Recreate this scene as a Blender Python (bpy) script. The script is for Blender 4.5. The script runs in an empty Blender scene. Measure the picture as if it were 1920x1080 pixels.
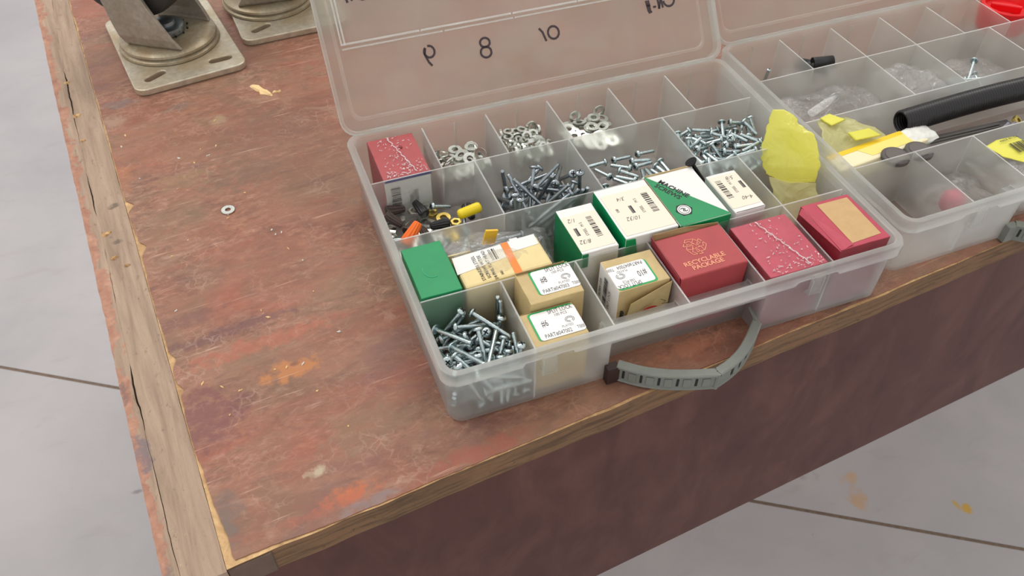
import bpy, bmesh, math, random
from mathutils import Vector, Matrix, Euler, Quaternion
from mathutils import noise as mnoise
random.seed(7)
SC = bpy.context.scene
COL = SC.collection
PI = math.pi
# ------------------------------------------------------------------ camera, world, lights, exposure
cam_d = bpy.data.cameras.new('camera'); cam = bpy.data.objects.new('camera', cam_d); COL.objects.link(cam)
cam_d.sensor_width = 36.0; cam_d.lens = 36.0 * 1606.2347 / 1920.0
cam_d.clip_start = 0.01; cam_d.clip_end = 50
cam.location = (-0.0621291, -0.2587839, 0.3911262)
cam.rotation_euler = (0.7632903, -0.0032051, -0.3622110)
cam_d.dof.use_dof = True; cam_d.dof.focus_distance = 0.50; cam_d.dof.aperture_fstop = 26.0
SC.camera = cam
SC.view_settings.view_transform = 'Standard'; SC.view_settings.look = 'None'
SC.view_settings.gamma = 1.0; SC.view_settings.use_curve_mapping = False
SC.view_settings.exposure = 0.0
SC.cycles.max_bounces = 20; SC.cycles.transparent_max_bounces = 40
SC.cycles.transmission_bounces = 12; SC.cycles.diffuse_bounces = 9; SC.cycles.glossy_bounces = 4
SC.cycles.caustics_reflective = False; SC.cycles.caustics_refractive = True
SC.cycles.use_denoising = True
SC.cycles.sample_clamp_indirect = 8.0
w = bpy.data.worlds.new('workshop_ambient'); SC.world = w; w.use_nodes = True
w.node_tree.nodes['Background'].inputs[0].default_value = (1.0, 0.99, 0.975, 1)
w.node_tree.nodes['Background'].inputs[1].default_value = 0.92
def area(name, loc, target, sx, sy, power, color):
    d = bpy.data.lights.new(name, 'AREA'); d.shape = 'RECTANGLE'; d.size = sx; d.size_y = sy
    d.energy = power; d.color = color
    o = bpy.data.objects.new(name, d); COL.objects.link(o); o.location = loc
    o.rotation_euler = (Vector(target) - Vector(loc)).to_track_quat('-Z', 'Y').to_euler()
    return o
area('ceiling_light', (0.75, 1.35, 1.9), (0.1, 0.2, 0), 1.3, 0.5, 12, (1.0, 0.96, 0.90))
area('ceiling_light', (-0.9, 1.1, 2.0), (0.0, 0.2, 0), 1.3, 0.5, 16, (1.0, 0.97, 0.93))

# ------------------------------------------------------------------ helpers
def lin(c):
    return tuple((v/255/12.92) if v/255 <= .04045 else ((v/255+.055)/1.055)**2.4 for v in c)
def tag(o, label=None, cat=None, group=None, kind=None):
    if label: o['label'] = label
    if cat: o['category'] = cat
    if group: o['group'] = group
    if kind: o['kind'] = kind
    return o
def thing(name, label, cat, loc=(0, 0, 0), rz=0, group=None, rot=None):
    o = bpy.data.objects.new(name, None); COL.objects.link(o); o.empty_display_size = .01
    o.location = loc; o.rotation_euler = rot if rot else (0, 0, rz)
    return tag(o, label, cat, group)
def link_mesh(name, me, parent=None, mats=()):
    for m in mats:
        if m.name not in [x.name for x in me.materials if x]: me.materials.append(m)
    o = bpy.data.objects.new(name, me); COL.objects.link(o)
    if parent: o.parent = parent
    return o
def mesh(name, verts, faces, mats, parent=None, smooth=False, midx=None):
    me = bpy.data.meshes.new(name); me.from_pydata(verts, [], faces)
    if not isinstance(mats, (list, tuple)): mats = [mats]
    for m in mats: me.materials.append(m)
    if midx:
        for p, i in zip(me.polygons, midx): p.material_index = i
    bm = bmesh.new(); bm.from_mesh(me); bmesh.ops.recalc_face_normals(bm, faces=bm.faces); bm.to_mesh(me); bm.free()
    if smooth:
        for p in me.polygons: p.use_smooth = True
    o = bpy.data.objects.new(name, me); COL.objects.link(o)
    if parent: o.parent = parent
    return o
class MB:
    def __init__(s): s.v = []; s.f = []; s.m = []
    def add(s, v, f, mi=0):
        n = len(s.v); s.v += [tuple(p) for p in v]; s.f += [tuple(i+n for i in q) for q in f]; s.m += [mi]*len(f)
    def box(s, x0, x1, y0, y1, z0, z1, mi=0, M=None):
        v = [Vector(p) for p in ((x0,y0,z0),(x1,y0,z0),(x1,y1,z0),(x0,y1,z0),(x0,y0,z1),(x1,y0,z1),(x1,y1,z1),(x0,y1,z1))]
        if M: v = [M @ p for p in v]
        s.add(v, [(0,3,2,1),(4,5,6,7),(0,1,5,4),(1,2,6,5),(2,3,7,6),(3,0,4,7)], mi)
    def prism(s, poly, z0, z1, mi=0, M=None):       # polygon in xy, extruded in z
        n = len(poly); v = [Vector((p[0], p[1], z0)) for p in poly] + [Vector((p[0], p[1], z1)) for p in poly]
        if M: v = [M @ p for p in v]
        s.add(v, [tuple(range(n))[::-1], tuple(range(n, 2*n))] + [(i, (i+1) % n, n+(i+1) % n, n+i) for i in range(n)], mi)
    def tube(s, pts, r, n=8, mi=0, cap=True):
        rings = []; pts = [Vector(p) for p in pts]
        up = Vector((0.31, 0.17, 0.93)).normalized()
        for i, p in enumerate(pts):
            a = pts[max(i-1, 0)]; b = pts[min(i+1, len(pts)-1)]; t = (b-a)
            t = t.normalized() if t.length > 0 else Vector((0,0,1))
            x = t.cross(up); x = x.normalized() if x.length > 1e-4 else t.orthogonal().normalized(); y = t.cross(x)
            rr = r[i] if isinstance(r, (list, tuple)) else r
            rings.append([p + x*math.cos(2*PI*k/n)*rr + y*math.sin(2*PI*k/n)*rr for k in range(n)])
        s.loft(rings, cap, mi)
    def loft(s, rings, cap=True, mi=0):
        n = len(rings[0]); v = [p for r in rings for p in r]; f = []
        for i in range(len(rings)-1):
            for k in range(n): f.append((i*n+k, i*n+(k+1) % n, (i+1)*n+(k+1) % n, (i+1)*n+k))
        if cap: f += [tuple(range(n))[::-1], tuple(range((len(rings)-1)*n, len(rings)*n))]
        s.add(v, f, mi)
    def lathe(s, prof, n=24, mi=0, M=None, cap=True):
        rings = [[Vector((r*math.cos(2*PI*k/n), r*math.sin(2*PI*k/n), z)) for k in range(n)] for r, z in prof]
        if M: rings = [[M @ p for p in q] for q in rings]
        s.loft(rings, cap, mi)
    def build(s, name, mats, parent=None, smooth=False, bevel=0):
        o = mesh(name, s.v, s.f, mats, parent, smooth, s.m)
        if bevel:
            b = o.modifiers.new('bevel', 'BEVEL'); b.width = bevel; b.segments = 2; b.limit_method = 'ANGLE'; b.angle_limit = .6
        return o
def smooth_by_angle(o, ang=.6):
    me = o.data
    for p in me.polygons: p.use_smooth = True
    bm = bmesh.new(); bm.from_mesh(me)
    for e in bm.edges:
        if len(e.link_faces) == 2 and e.calc_face_angle(0) > ang: e.smooth = False
    bm.to_mesh(me); bm.free()
    return o
def copy_tree(o, parent=None):
    c = o.copy(); COL.objects.link(c); c.parent = parent
    for ch in [x for x in o.children]: copy_tree(ch, c)
    return c

# ------------------------------------------------------------------ materials
MATS = {}
class NT:
    def __init__(s, name):
        m = bpy.data.materials.new(name); m.use_nodes = True; s.m = m; s.t = m.node_tree; s.n = s.t.nodes; s.l = s.t.links
        s.n.clear(); s.out = s.n.new('ShaderNodeOutputMaterial')
        s.tc = s.n.new('ShaderNodeTexCoord')
        MATS[name] = m
    def new(s, t, **kw):
        n = s.n.new(t)
        for k, v in kw.items(): setattr(n, k, v)
        return n
    def link(s, a, b): s.l.new(a, b)
    def bsdf(s, color=(.5,.5,.5), rough=.5, metal=0, spec=.5):
        b = s.new('ShaderNodeBsdfPrincipled')
        if not hasattr(color, 'is_output'): b.inputs['Base Color'].default_value = (*color[:3], 1)
        b.inputs['Roughness'].default_value = rough; b.inputs['Metallic'].default_value = metal
        b.inputs['Specular IOR Level'].default_value = spec
        s.link(b.outputs[0], s.out.inputs[0]); return b
    def mapping(s, scale=(1,1,1), loc=(0,0,0), rot=(0,0,0)):
        mp = s.new('ShaderNodeMapping'); mp.inputs['Scale'].default_value = scale; mp.inputs['Location'].default_value = loc
        mp.inputs['Rotation'].default_value = rot; s.link(s.tc.outputs['Object'], mp.inputs[0]); return mp.outputs[0]
    def noise(s, vec, scale, detail=4, rough=.5, dist=0):
        n = s.new('ShaderNodeTexNoise'); n.inputs['Scale'].default_value = scale; n.inputs['Detail'].default_value = detail
        n.inputs['Roughness'].default_value = rough; n.inputs['Distortion'].default_value = dist; s.link(vec, n.inputs['Vector']); return n.outputs[0]
    def ramp(s, fac, stops, interp='LINEAR'):
        r = s.new('ShaderNodeValToRGB'); cr = r.color_ramp; cr.interpolation = interp
        while len(cr.elements) < len(stops): cr.elements.new(.5)
        for e, (p, c) in zip(cr.elements, stops):
            e.position = p; e.color = (*(lin(c) if max(c) > 1.001 else c), 1)
        s.link(fac, r.inputs[0]); return r.outputs[0]
    def mix(s, fac, a, b):
        m = s.new('ShaderNodeMix', data_type='RGBA')
        for sock, v in ((m.inputs[0], fac), (m.inputs[6], a), (m.inputs[7], b)):
            if hasattr(v, 'is_output'): s.link(v, sock)
            elif isinstance(v, (int, float)): sock.default_value = v
            else: sock.default_value = (*(lin(v) if max(v) > 1.001 else v), 1)
        return m.outputs[2]
    def math(s, op, a, b=0.0, clamp=False):
        m = s.new('ShaderNodeMath', operation=op, use_clamp=clamp)
        for k, v in enumerate((a, b)):
            if hasattr(v, 'is_output'): s.link(v, m.inputs[k])
            else: m.inputs[k].default_value = v
        return m.outputs[0]
    def front(s):      # reflection only where light enters the solid, none on its inner side
        g = s.new('ShaderNodeNewGeometry'); return s.math('SUBTRACT', 1.0, g.outputs['Backfacing'])
    def bump(s, h, strength, dist, b):
        n = s.new('ShaderNodeBump'); n.inputs['Strength'].default_value = strength; n.inputs['Distance'].default_value = dist
        s.link(h, n.inputs['Height']); s.link(n.outputs[0], b.inputs['Normal']); return n.outputs[0]
def simple(name, rgb, rough=.5, metal=0, spec=.5, var=0.0, vscale=150, bumpk=0, bscale=600):
    t = NT(name); c = lin(rgb); b = t.bsdf(c, rough, metal, spec)
    if var or bumpk:
        vec = t.mapping()
    if var:
        n = t.noise(vec, vscale, 5, .6)
        col = t.ramp(n, [(.3, tuple(x*(1-var) for x in c)), (.7, tuple(min(1, x*(1+var)) for x in c))])
        t.link(col, b.inputs['Base Color'])
    if bumpk:
        t.bump(t.noise(vec, bscale, 3, .6), bumpk, .0005, b)
    return t.m

def blot(t, base, vec_sep, nz, c, r, col, strength=.8):
    """ellipse shaped mark with ragged border: a stain of the surface itself"""
    X, Y = vec_sep
    dx = t.math('DIVIDE', t.math('SUBTRACT', X, c[0]), r[0]); dy = t.math('DIVIDE', t.math('SUBTRACT', Y, c[1]), r[1])
    d = t.math('ADD', t.math('MULTIPLY', dx, dx), t.math('MULTIPLY', dy, dy))
    d = t.math('ADD', d, t.math('MULTIPLY', t.math('SUBTRACT', nz, .5), 5.5))
    f = t.math('MULTIPLY', t.math('SUBTRACT', 1.15, d, True), strength, True)
    return t.mix(f, base, col)

def mat_veneer():
    t = NT('worn_red_film'); b = t.bsdf(rough=.38, spec=.3)
    v = t.mapping(scale=(1, 1, 1)); vs = t.mapping(scale=(.32, 1, 1), rot=(0, 0, -.06))
    n1 = t.noise(vs, 22, 8, .62, .9); n2 = t.noise(v, 14, 6, .6, .5); n3 = t.noise(vs, 95, 8, .7, .7); n4 = t.noise(v, 420, 6, .7)
    base = t.ramp(n1, [(.30, (112, 74, 62)), (.42, (136, 88, 70)), (.52, (160, 112, 90)), (.62, (134, 108, 86)), (.74, (176, 130, 104))])
    warm = t.ramp(n2, [(.32, (116, 94, 76)), (.45, (146, 102, 82)), (.58, (152, 94, 76)), (.70, (176, 110, 80))])
    col = t.mix(.48, base, warm)
    f1 = t.noise(t.mapping(scale=(.45, 1, 1), rot=(0, 0, -.05)), 230, 8, .78, .6)
    pm = t.ramp(t.noise(t.mapping(loc=(1, 4, 0), scale=(.6, 1, 1)), 18, 5, .6, .8), [(.38, (.15, .15, .15)), (.62, (1., 1., 1.))])
    col = t.mix(t.math('MULTIPLY', t.ramp(f1, [(.38, (1., 1., 1.)), (.52, (0., 0., 0.))]), t.math('MULTIPLY', pm, .7)), col, (94, 62, 54))
    col = t.mix(t.math('MULTIPLY', t.ramp(f1, [(.54, (0., 0., 0.)), (.66, (1., 1., 1.))]), t.math('MULTIPLY', pm, .6)), col, (200, 164, 142))
    rd = t.ramp(t.noise(t.mapping(loc=(5, 5, 0), scale=(.35, 1, 1)), 20, 7, .65, .7), [(.54, (0., 0., 0.)), (.68, (1., 1., 1.))])
    col = t.mix(t.math('MULTIPLY', rd, .5), col, (166, 80, 60))
    dk = t.ramp(n3, [(.30, (0.0, 0.0, 0.0)), (.46, (1., 1., 1.))])
    col = t.mix(t.math('MULTIPLY', t.math('SUBTRACT', 1.0, dk), .42), col, (92, 58, 54))
    n5 = t.noise(t.mapping(scale=(.5, 1, 1), loc=(3, 1, 0)), 38, 8, .75, 1.5)
    pale = t.ramp(n5, [(.56, (0., 0., 0.)), (.72, (1., 1., 1.))])
    col = t.mix(t.math('MULTIPLY', pale, .45), col, (190, 156, 132))
    pv = t.ramp(t.noise(t.mapping(loc=(7, 2, 0), scale=(.5, 1, 1)), 16, 6, .65, .6), [(.55, (0., 0., 0.)), (.68, (1., 1., 1.))])
    col = t.mix(t.math('MULTIPLY', pv, .45), col, (112, 78, 84))
    gr = t.ramp(t.noise(t.mapping(loc=(2, 9, 0)), 11, 6, .6, .8), [(.55, (0., 0., 0.)), (.70, (1., 1., 1.))])
    col = t.mix(t.math('MULTIPLY', gr, .5), col, (120, 98, 80))
    sep = t.new('ShaderNodeSeparateXYZ'); t.link(v, sep.inputs[0]); S = (sep.outputs[0], sep.outputs[1])
    nz = t.noise(v, 120, 5, .65)
    for c, r, rgb, k in (
        ((.0448,.425),(.017,.006),(120,112,112),.55), ((.0858,.4009),(.014,.005),(112,104,98),.5), ((.110,.3691),(.007,.006),(172,150,118),.6),
        ((.036,.402),(.012,.010),(176,146,124),.6), ((.050,.395),(.009,.006),(124,58,48),.55),
        ((.0904,.1041),(.019,.008),(192,122,66),.85), ((.0616,.0942),(.009,.004),(112,74,62),.85), ((.094,.108),(.003,.002),(116,60,44),.9),
        ((.0824,.032),(.006,.0035),(196,180,154),.8), ((.0839,.1319),(.055,.007),(178,98,74),.6), ((.0932,.0125),(.020,.005),(206,104,52),.75),
        ((.1027,.0035),(.016,.004),(132,120,122),.7), ((.040,.0926),(.026,.024),(116,62,66),.75), ((.060,.150),(.05,.005),(104,64,70),.7), ((.036,.030),(.008,.014),(106,94,90),.6), ((.1638,.006),(.035,.006),(168,84,70),.6),
        ((.0447,.1701),(.030,.006),(108,66,68),.5), ((.120,.0463),(.030,.015),(134,106,84),.55), ((.085,.010),(.030,.004),(172,92,72),.5),
        ((.1087,.2966),(.03,.02),(116,92,78),.6), ((.070,.306),(.020,.013),(148,118,88),.6), ((.032,.019),(.006,.016),(110,96,92),.6),
        ((.3099,.0165),(.03,.006),(190,120,92),.6), ((.1032,.2037),(.03,.03),(134,84,70),.4), ((.05,.36),(.022,.04),(168,104,78),.35),
        ((.03,.33),(.01,.02),(178,112,72),.5), ((.14,.33),(.05,.04),(128,92,78),.4)):
        col = blot(t, col, S, nz, c, r, rgb, k)
    col = t.mix(.16, col, (146, 120, 100))
    vo = t.new('ShaderNodeTexVoronoi', feature='DISTANCE_TO_EDGE'); vo.inputs['Scale'].default_value = 120
    wv = t.new('ShaderNodeVectorMath', operation='ADD'); nn = t.new('ShaderNodeTexNoise'); nn.inputs['Scale'].default_value = 70; nn.inputs['Detail'].default_value = 5; t.link(v, nn.inputs['Vector'])
    sc_ = t.new('ShaderNodeVectorMath', operation='SCALE'); sc_.inputs['Scale'].default_value = .022; t.link(nn.outputs['Color'], sc_.inputs[0]); t.link(v, wv.inputs[0]); t.link(sc_.outputs[0], wv.inputs[1]); t.link(wv.outputs[0], vo.inputs['Vector'])
    ln = t.ramp(vo.outputs['Distance'], [(.0, (1., 1., 1.)), (.09, (0., 0., 0.))])
    mk = t.ramp(t.noise(t.mapping(loc=(8, 3, 0)), 24, 5, .65, .5), [(.50, (0., 0., 0.)), (.66, (1., 1., 1.))])
    col = t.mix(t.math('MULTIPLY', t.math('MULTIPLY', ln, mk), .32), col, (206, 170, 150))
    # fine pale scratches
    for rot, sc in ((.5, 1), (-.9, 1.3), (1.9, .8)):
        m = t.mapping(scale=(6*sc, 260*sc, 1), rot=(0, 0, rot)); s1 = t.noise(m, 1.0, 3, .6, .25)
        f = t.ramp(s1, [(.655, (0., 0., 0.)), (.70, (1., 1., 1.))])
        msk = t.ramp(t.noise(t.mapping(loc=(rot, 0, 0)), 30, 3), [(.5, (0., 0., 0.)), (.62, (1., 1., 1.))])
        col = t.mix(t.math('MULTIPLY', t.math('MULTIPLY', f, msk), .5), col, (214, 176, 152))
    sp = t.ramp(n4, [(.70, (0., 0., 0.)), (.76, (1., 1., 1.))])
    col = t.mix(t.math('MULTIPLY', sp, .5), col, (222, 198, 176))
    t.link(col, b.inputs['Base Color'])
    rr = t.new('ShaderNodeMapRange'); t.link(n3, rr.inputs[0]); rr.inputs[3].default_value = .28; rr.inputs[4].default_value = .6; t.link(rr.outputs[0], b.inputs['Roughness'])
    h = t.math('ADD', t.math('MULTIPLY', n3, .6), t.math('MULTIPLY', n4, .4)); t.bump(h, .45, .0012, b)
    return t.m
def mat_wood(name, stops, stretch=(1, 30, 30), sc=9, rough=.65, dark=(70, 52, 36), darkk=.5, bumpk=.5, rot=(0,0,0)):
    t = NT(name); b = t.bsdf(rough=rough, spec=.3)
    v = t.mapping(scale=stretch, rot=rot); n = t.noise(v, sc, 7, .65, .6); col = t.ramp(n, stops)
    n2 = t.noise(t.mapping(), 260, 5, .7); d = t.ramp(n2, [(.28, (1., 1., 1.)), (.40, (0., 0., 0.))])
    col = t.mix(t.math('MULTIPLY', d, darkk), col, dark)
    n3 = t.noise(t.mapping(loc=(4, 4, 0)), 22, 5, .6, .6)
    col = t.mix(t.math('MULTIPLY', t.ramp(n3, [(.5, (0., 0., 0.)), (.66, (1., 1., 1.))]), .35), col, stops[0][1])
    t.link(col, b.inputs['Base Color']); t.bump(t.math('ADD', n, t.math('MULTIPLY', n2, .5)), bumpk, .001, b); return t.m
def mat_plastic(name, nsc=35, nlo=.75, nhi=1.25, clear=.845, tint=(.975, .98, .97), blur=.62, rough=.60, haze=(.90, .91, .875), gloss=.24, trl=.5):
    t = NT(name)
    tr = t.new('ShaderNodeBsdfTransparent'); tr.inputs[0].default_value = (*tint, 1)
    rf = t.new('ShaderNodeBsdfRefraction'); rf.inputs['Color'].default_value = (*tint, 1); rf.inputs['Roughness'].default_value = rough; rf.inputs['IOR'].default_value = 1.12
    m1 = t.new('ShaderNodeMixShader'); m1.inputs[0].default_value = blur; t.link(tr.outputs[0], m1.inputs[1]); t.link(rf.outputs[0], m1.inputs[2])
    df = t.new('ShaderNodeBsdfDiffuse'); df.inputs[0].default_value = (*haze, 1)
    tl = t.new('ShaderNodeBsdfTranslucent'); tl.inputs[0].default_value = (*haze, 1)
    m2 = t.new('ShaderNodeMixShader'); m2.inputs[0].default_value = trl; t.link(df.outputs[0], m2.inputs[1]); t.link(tl.outputs[0], m2.inputs[2])
    v = t.mapping(); n = t.noise(v, nsc, 6, .65, .8)
    mr = t.new('ShaderNodeMapRange'); t.link(n, mr.inputs[0]); mr.inputs[1].default_value = .3; mr.inputs[2].default_value = .7; mr.inputs[3].default_value = (1-clear)*nlo; mr.inputs[4].default_value = (1-clear)*nhi
    lw = t.new('ShaderNodeLayerWeight'); lw.inputs[0].default_value = .5      # a slanting path through the milky wall scatters more
    ang = t.math('ADD', .72, t.math('MULTIPLY', t.math('POWER', lw.outputs['Facing'], 2.0), 1.9))
    m3 = t.new('ShaderNodeMixShader'); t.link(t.math('MULTIPLY', mr.outputs[0], ang, True), m3.inputs[0]); t.link(m1.outputs[0], m3.inputs[1]); t.link(m2.outputs[0], m3.inputs[2])
    gl = t.new('ShaderNodeBsdfAnisotropic'); gl.inputs['Roughness'].default_value = gloss
    fr = t.new('ShaderNodeFresnel'); fr.inputs[0].default_value = 1.4
    m4 = t.new('ShaderNodeMixShader'); t.link(t.math('MULTIPLY', fr.outputs[0], t.front()), m4.inputs[0]); t.link(m3.outputs[0], m4.inputs[1]); t.link(gl.outputs[0], m4.inputs[2])
    t.link(m4.outputs[0], t.out.inputs[0]); return t.m
def mat_film(name, color=(.985, .985, .985), opacity=.07, gloss=.08, base=(.92, .92, .92), bumpk=1.0, bsc=160, shine=.10, frk=.6):
    t = NT(name)
    tr = t.new('ShaderNodeBsdfTransparent'); tr.inputs[0].default_value = (*color, 1)
    df = t.new('ShaderNodeBsdfDiffuse'); df.inputs[0].default_value = (*base, 1)
    tl = t.new('ShaderNodeBsdfTranslucent'); tl.inputs[0].default_value = (*base, 1)
    md = t.new('ShaderNodeMixShader'); md.inputs[0].default_value = .45; t.link(df.outputs[0], md.inputs[1]); t.link(tl.outputs[0], md.inputs[2])
    m = t.new('ShaderNodeMixShader'); m.inputs[0].default_value = opacity; t.link(tr.outputs[0], m.inputs[1]); t.link(md.outputs[0], m.inputs[2])
    gl = t.new('ShaderNodeBsdfAnisotropic'); gl.inputs['Roughness'].default_value = gloss
    bp = t.new('ShaderNodeBump'); bp.inputs['Strength'].default_value = bumpk; bp.inputs['Distance'].default_value = .002
    t.link(t.noise(t.mapping(), bsc, 4, .6, 1.2), bp.inputs['Height']); t.link(bp.outputs[0], gl.inputs['Normal']); t.link(bp.outputs[0], df.inputs['Normal'])
    fr = t.new('ShaderNodeFresnel'); fr.inputs[0].default_value = 1.45; t.link(bp.outputs[0], fr.inputs['Normal'])
    m4 = t.new('ShaderNodeMixShader'); t.link(t.math('MULTIPLY', t.math('ADD', t.math('MULTIPLY', fr.outputs[0], frk), shine, True), t.front()), m4.inputs[0]); t.link(m.outputs[0], m4.inputs[1]); t.link(gl.outputs[0], m4.inputs[2])
    t.link(m4.outputs[0], t.out.inputs[0]); return t.m
def mat_floor():
    t = NT('painted_concrete'); b = t.bsdf(rough=.42, spec=.4)
    v = t.mapping(); n = t.noise(v, 3, 6, .6, .4); col = t.ramp(n, [(.3, (172, 168, 170)), (.7, (190, 185, 186))])
    n2 = t.noise(t.mapping(scale=(1, 3, 1), rot=(0, 0, .7)), 9, 6, .65, .5)
    col = t.mix(t.math('MULTIPLY', t.ramp(n2, [(.58, (0., 0., 0.)), (.72, (1., 1., 1.))]), .25), col, (150, 140, 140))
    n3 = t.noise(v, 45, 5, .7); col = t.mix(t.math('MULTIPLY', t.ramp(n3, [(.68, (0., 0., 0.)), (.74, (1., 1., 1.))]), .35), col, (112, 108, 112))
    sep = t.new('ShaderNodeSeparateXYZ'); t.link(v, sep.inputs[0]); S = (sep.outputs[0], sep.outputs[1]); nz = t.noise(v, 40, 4, .6)
    for c, r, rgb, k in (((.689, .200), (.014, .032), (196, 160, 128), .8), ((.700, .225), (.014, .012), (200, 164, 130), .8), ((.837, .115), (.011, .009), (200, 158, 48), .9), ((.826, .128), (.004, .012), (196, 160, 70), .8),
                         ((.64, .30), (.02, .06), (150, 132, 130), .5), ((-.42, .33), (.012, .004), (124, 120, 124), .8), ((-.40, .42), (.012, .004), (130, 124, 126), .7), ((-.47, .47), (.01, .004), (124, 118, 122), .7),
                         ((-.36, .60), (.010, .004), (128, 120, 120), .7)):
        col = blot(t, col, S, nz, c, r, rgb, k)
    t.link(col, b.inputs['Base Color']); t.bump(n3, .15, .001, b); return t.m
def mat_metal(name, rgb, rough, metal=.9, stain=None, sk=.5, ssc=30, bumpk=.15, mstain=.3):
    t = NT(name); b = t.bsdf(lin(rgb), rough, metal, .5); v = t.mapping(); n = t.noise(v, ssc, 6, .65, .5); n2 = t.noise(v, ssc*9, 4, .6)
    c = lin(rgb); col = t.ramp(n2, [(.3, tuple(x*.8 for x in c)), (.7, tuple(min(1, x*1.1) for x in c))])
    if stain:
        f = t.math('MULTIPLY', t.ramp(n, [(.40, (0., 0., 0.)), (.62, (1., 1., 1.))]), sk); col = t.mix(f, col, stain)
        t.link(t.math('SUBTRACT', metal, t.math('MULTIPLY', f, mstain)), b.inputs['Metallic'])
    t.link(col, b.inputs['Base Color']); t.bump(n2, bumpk, .0006, b); return t.m

VEN = mat_veneer()
CORE = mat_wood('bare_plywood', [(.3, (160, 124, 88)), (.5, (196, 158, 112)), (.7, (222, 186, 136))], (3, 3, 3), 40, .7)
EDGE = mat_wood('plywood_edge', [(.25, (78, 58, 44)), (.42, (108, 82, 60)), (.55, (132, 102, 74)), (.72, (128, 84, 62))], (1.6, 4, 22), 14, .7, (52, 34, 24), .75, .8)
EDGER = mat_wood('worn_red_brown_edge', [(.3, (126, 88, 60)), (.6, (158, 110, 76)), (.8, (170, 130, 92))], (2, 2, 30), 10, .7)
LIPA = mat_wood('pink_brown_lipping', [(.3, (158, 118, 98)), (.5, (180, 136, 114)), (.7, (194, 154, 128))], (14, 1.2, 10), 14, .7, (104, 76, 66), .5)
LIPB = mat_wood('grey_tan_core_board', [(.3, (146, 120, 98)), (.5, (166, 138, 114)), (.7, (180, 152, 128))], (12, 1.0, 10), 16, .75, (96, 76, 56), .5)
def mat_side():
    t = NT('worn_side_board'); b = t.bsdf(rough=.7, spec=.3)
    n = t.noise(t.mapping(scale=(12, 1.0, 8)), 14, 7, .65, .5); col = t.ramp(n, [(.3, (142, 120, 102)), (.5, (166, 142, 122)), (.7, (182, 158, 136))])
    v = t.mapping(); sep = t.new('ShaderNodeSeparateXYZ'); t.link(v, sep.inputs[0])
    w1 = t.noise(t.mapping(scale=(1, .6, 1)), 60, 6, .7, .5)
    e = t.math('SUBTRACT', t.math('ADD', .0050, t.math('MULTIPLY', t.math('SUBTRACT', w1, .5), .034)), sep.outputs[0])
    f = t.math('MULTIPLY', e, 900, True)
    pk = t.ramp(t.noise(v, 90, 5, .7), [(.3, (150, 100, 84)), (.55, (180, 130, 108)), (.75, (204, 160, 136))])
    col = t.mix(t.math('MULTIPLY', f, .85), col, pk)
    n2 = t.noise(t.mapping(scale=(1, .5, 1)), 240, 5, .75); col = t.mix(t.math('MULTIPLY', t.ramp(n2, [(.30, (1., 1., 1.)), (.40, (0., 0., 0.))]), .55), col, (88, 70, 58))
    col = t.mix(t.math('MULTIPLY', t.ramp(n2, [(.66, (0., 0., 0.)), (.74, (1., 1., 1.))]), .5), col, (222, 194, 160))
    nz = t.noise(v, 120, 5, .65); S = (sep.outputs[0], sep.outputs[1])
    for c, r, rgb, k in (((.004, .083), (.005, .014), (122, 108, 112), .8), ((.002, .13), (.003, .008), (120, 96, 92), .7), ((.003, .005), (.003, .010), (120, 104, 104), .6), ((.021, .30), (.004, .003), (90, 80, 70), .7), ((.018, .262), (.004, .003), (96, 84, 74), .7)):
        col = blot(t, col, S, nz, c, r, rgb, k)
    t.link(col, b.inputs['Base Color']); t.bump(t.math('ADD', n, n2), .6, .0012, b); return t.m
LIPA = LIPB = mat_side()
PANEL = mat_wood('dark_maroon_panel', [(.25, (68, 38, 34)), (.5, (86, 51, 45)), (.75, (106, 68, 60))], (3, 3, 1.2), 9, .45, (70, 40, 36), .2, .15)
PATCH = simple('dark_filler', (98, 78, 66), .55, var=.15)
GAP = simple('crack_shadow_wood', (60, 44, 34), .9)
FLOOR = mat_floor()
JOINT = simple('joint_dirt', (122, 104, 90), .9, var=.2)
PLAS = mat_plastic('frosted_polypropylene')
PLAS_TRAY = mat_plastic('frosted_tray_wall', clear=.785, haze=(.82, .82, .80))
PLAS_RIM = mat_plastic('frosted_polypropylene_thick', clear=.72)
PLAS_LID = mat_plastic('frosted_lid', nsc=28, nlo=.55, nhi=1.6, clear=.80, tint=(.94, .955, .94), blur=.6, rough=.6, haze=(.70, .72, .68))
PLAS_EDGE = mat_plastic('bright_plastic_edge', clear=.40, blur=.3, haze=(.97, .97, .95))
FILM = mat_film('clear_bag_film')
WRAP = mat_film('shrink_wrap', color=(1, 1, 1), opacity=.015, gloss=.16, bumpk=.5, bsc=420, shine=.01, frk=.25)
YFILM = mat_film('yellow_bag_film', color=(1, .98, .42), opacity=.70, base=lin((255, 252, 140)), gloss=.14, bsc=70, shine=.03, bumpk=.5, frk=.4)
YPALE = mat_film('pale_yellow_film', color=(1, .99, .75), opacity=.42, base=lin((252, 248, 190)), gloss=.12, bsc=70, shine=.04, frk=.4)
ZINC = mat_metal('zinc_plated_steel', (196, 210, 212), .26, 1.0, bumpk=.05, ssc=60)
ZINCD = mat_metal('darker_steel', (160, 168, 174), .28, 1.0, bumpk=.05, ssc=60)
NICK = mat_metal('bright_washer_steel', (222, 224, 216), .28, 1.0, bumpk=.05, ssc=60)
BLACKM = simple('black_oxide', (34, 32, 34), .4, .6)
SLOT = simple('recess_shade', (40, 42, 44), .6, .5)
CPLATE = mat_metal('galvanised_caster_plate', (204, 194, 174), .42, .6, stain=(172, 150, 114), sk=.8, ssc=25)
CRING = mat_metal('brown_stained_swivel_ring', (172, 160, 136), .40, .45, stain=(140, 116, 82), sk=.7, ssc=55)
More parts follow.
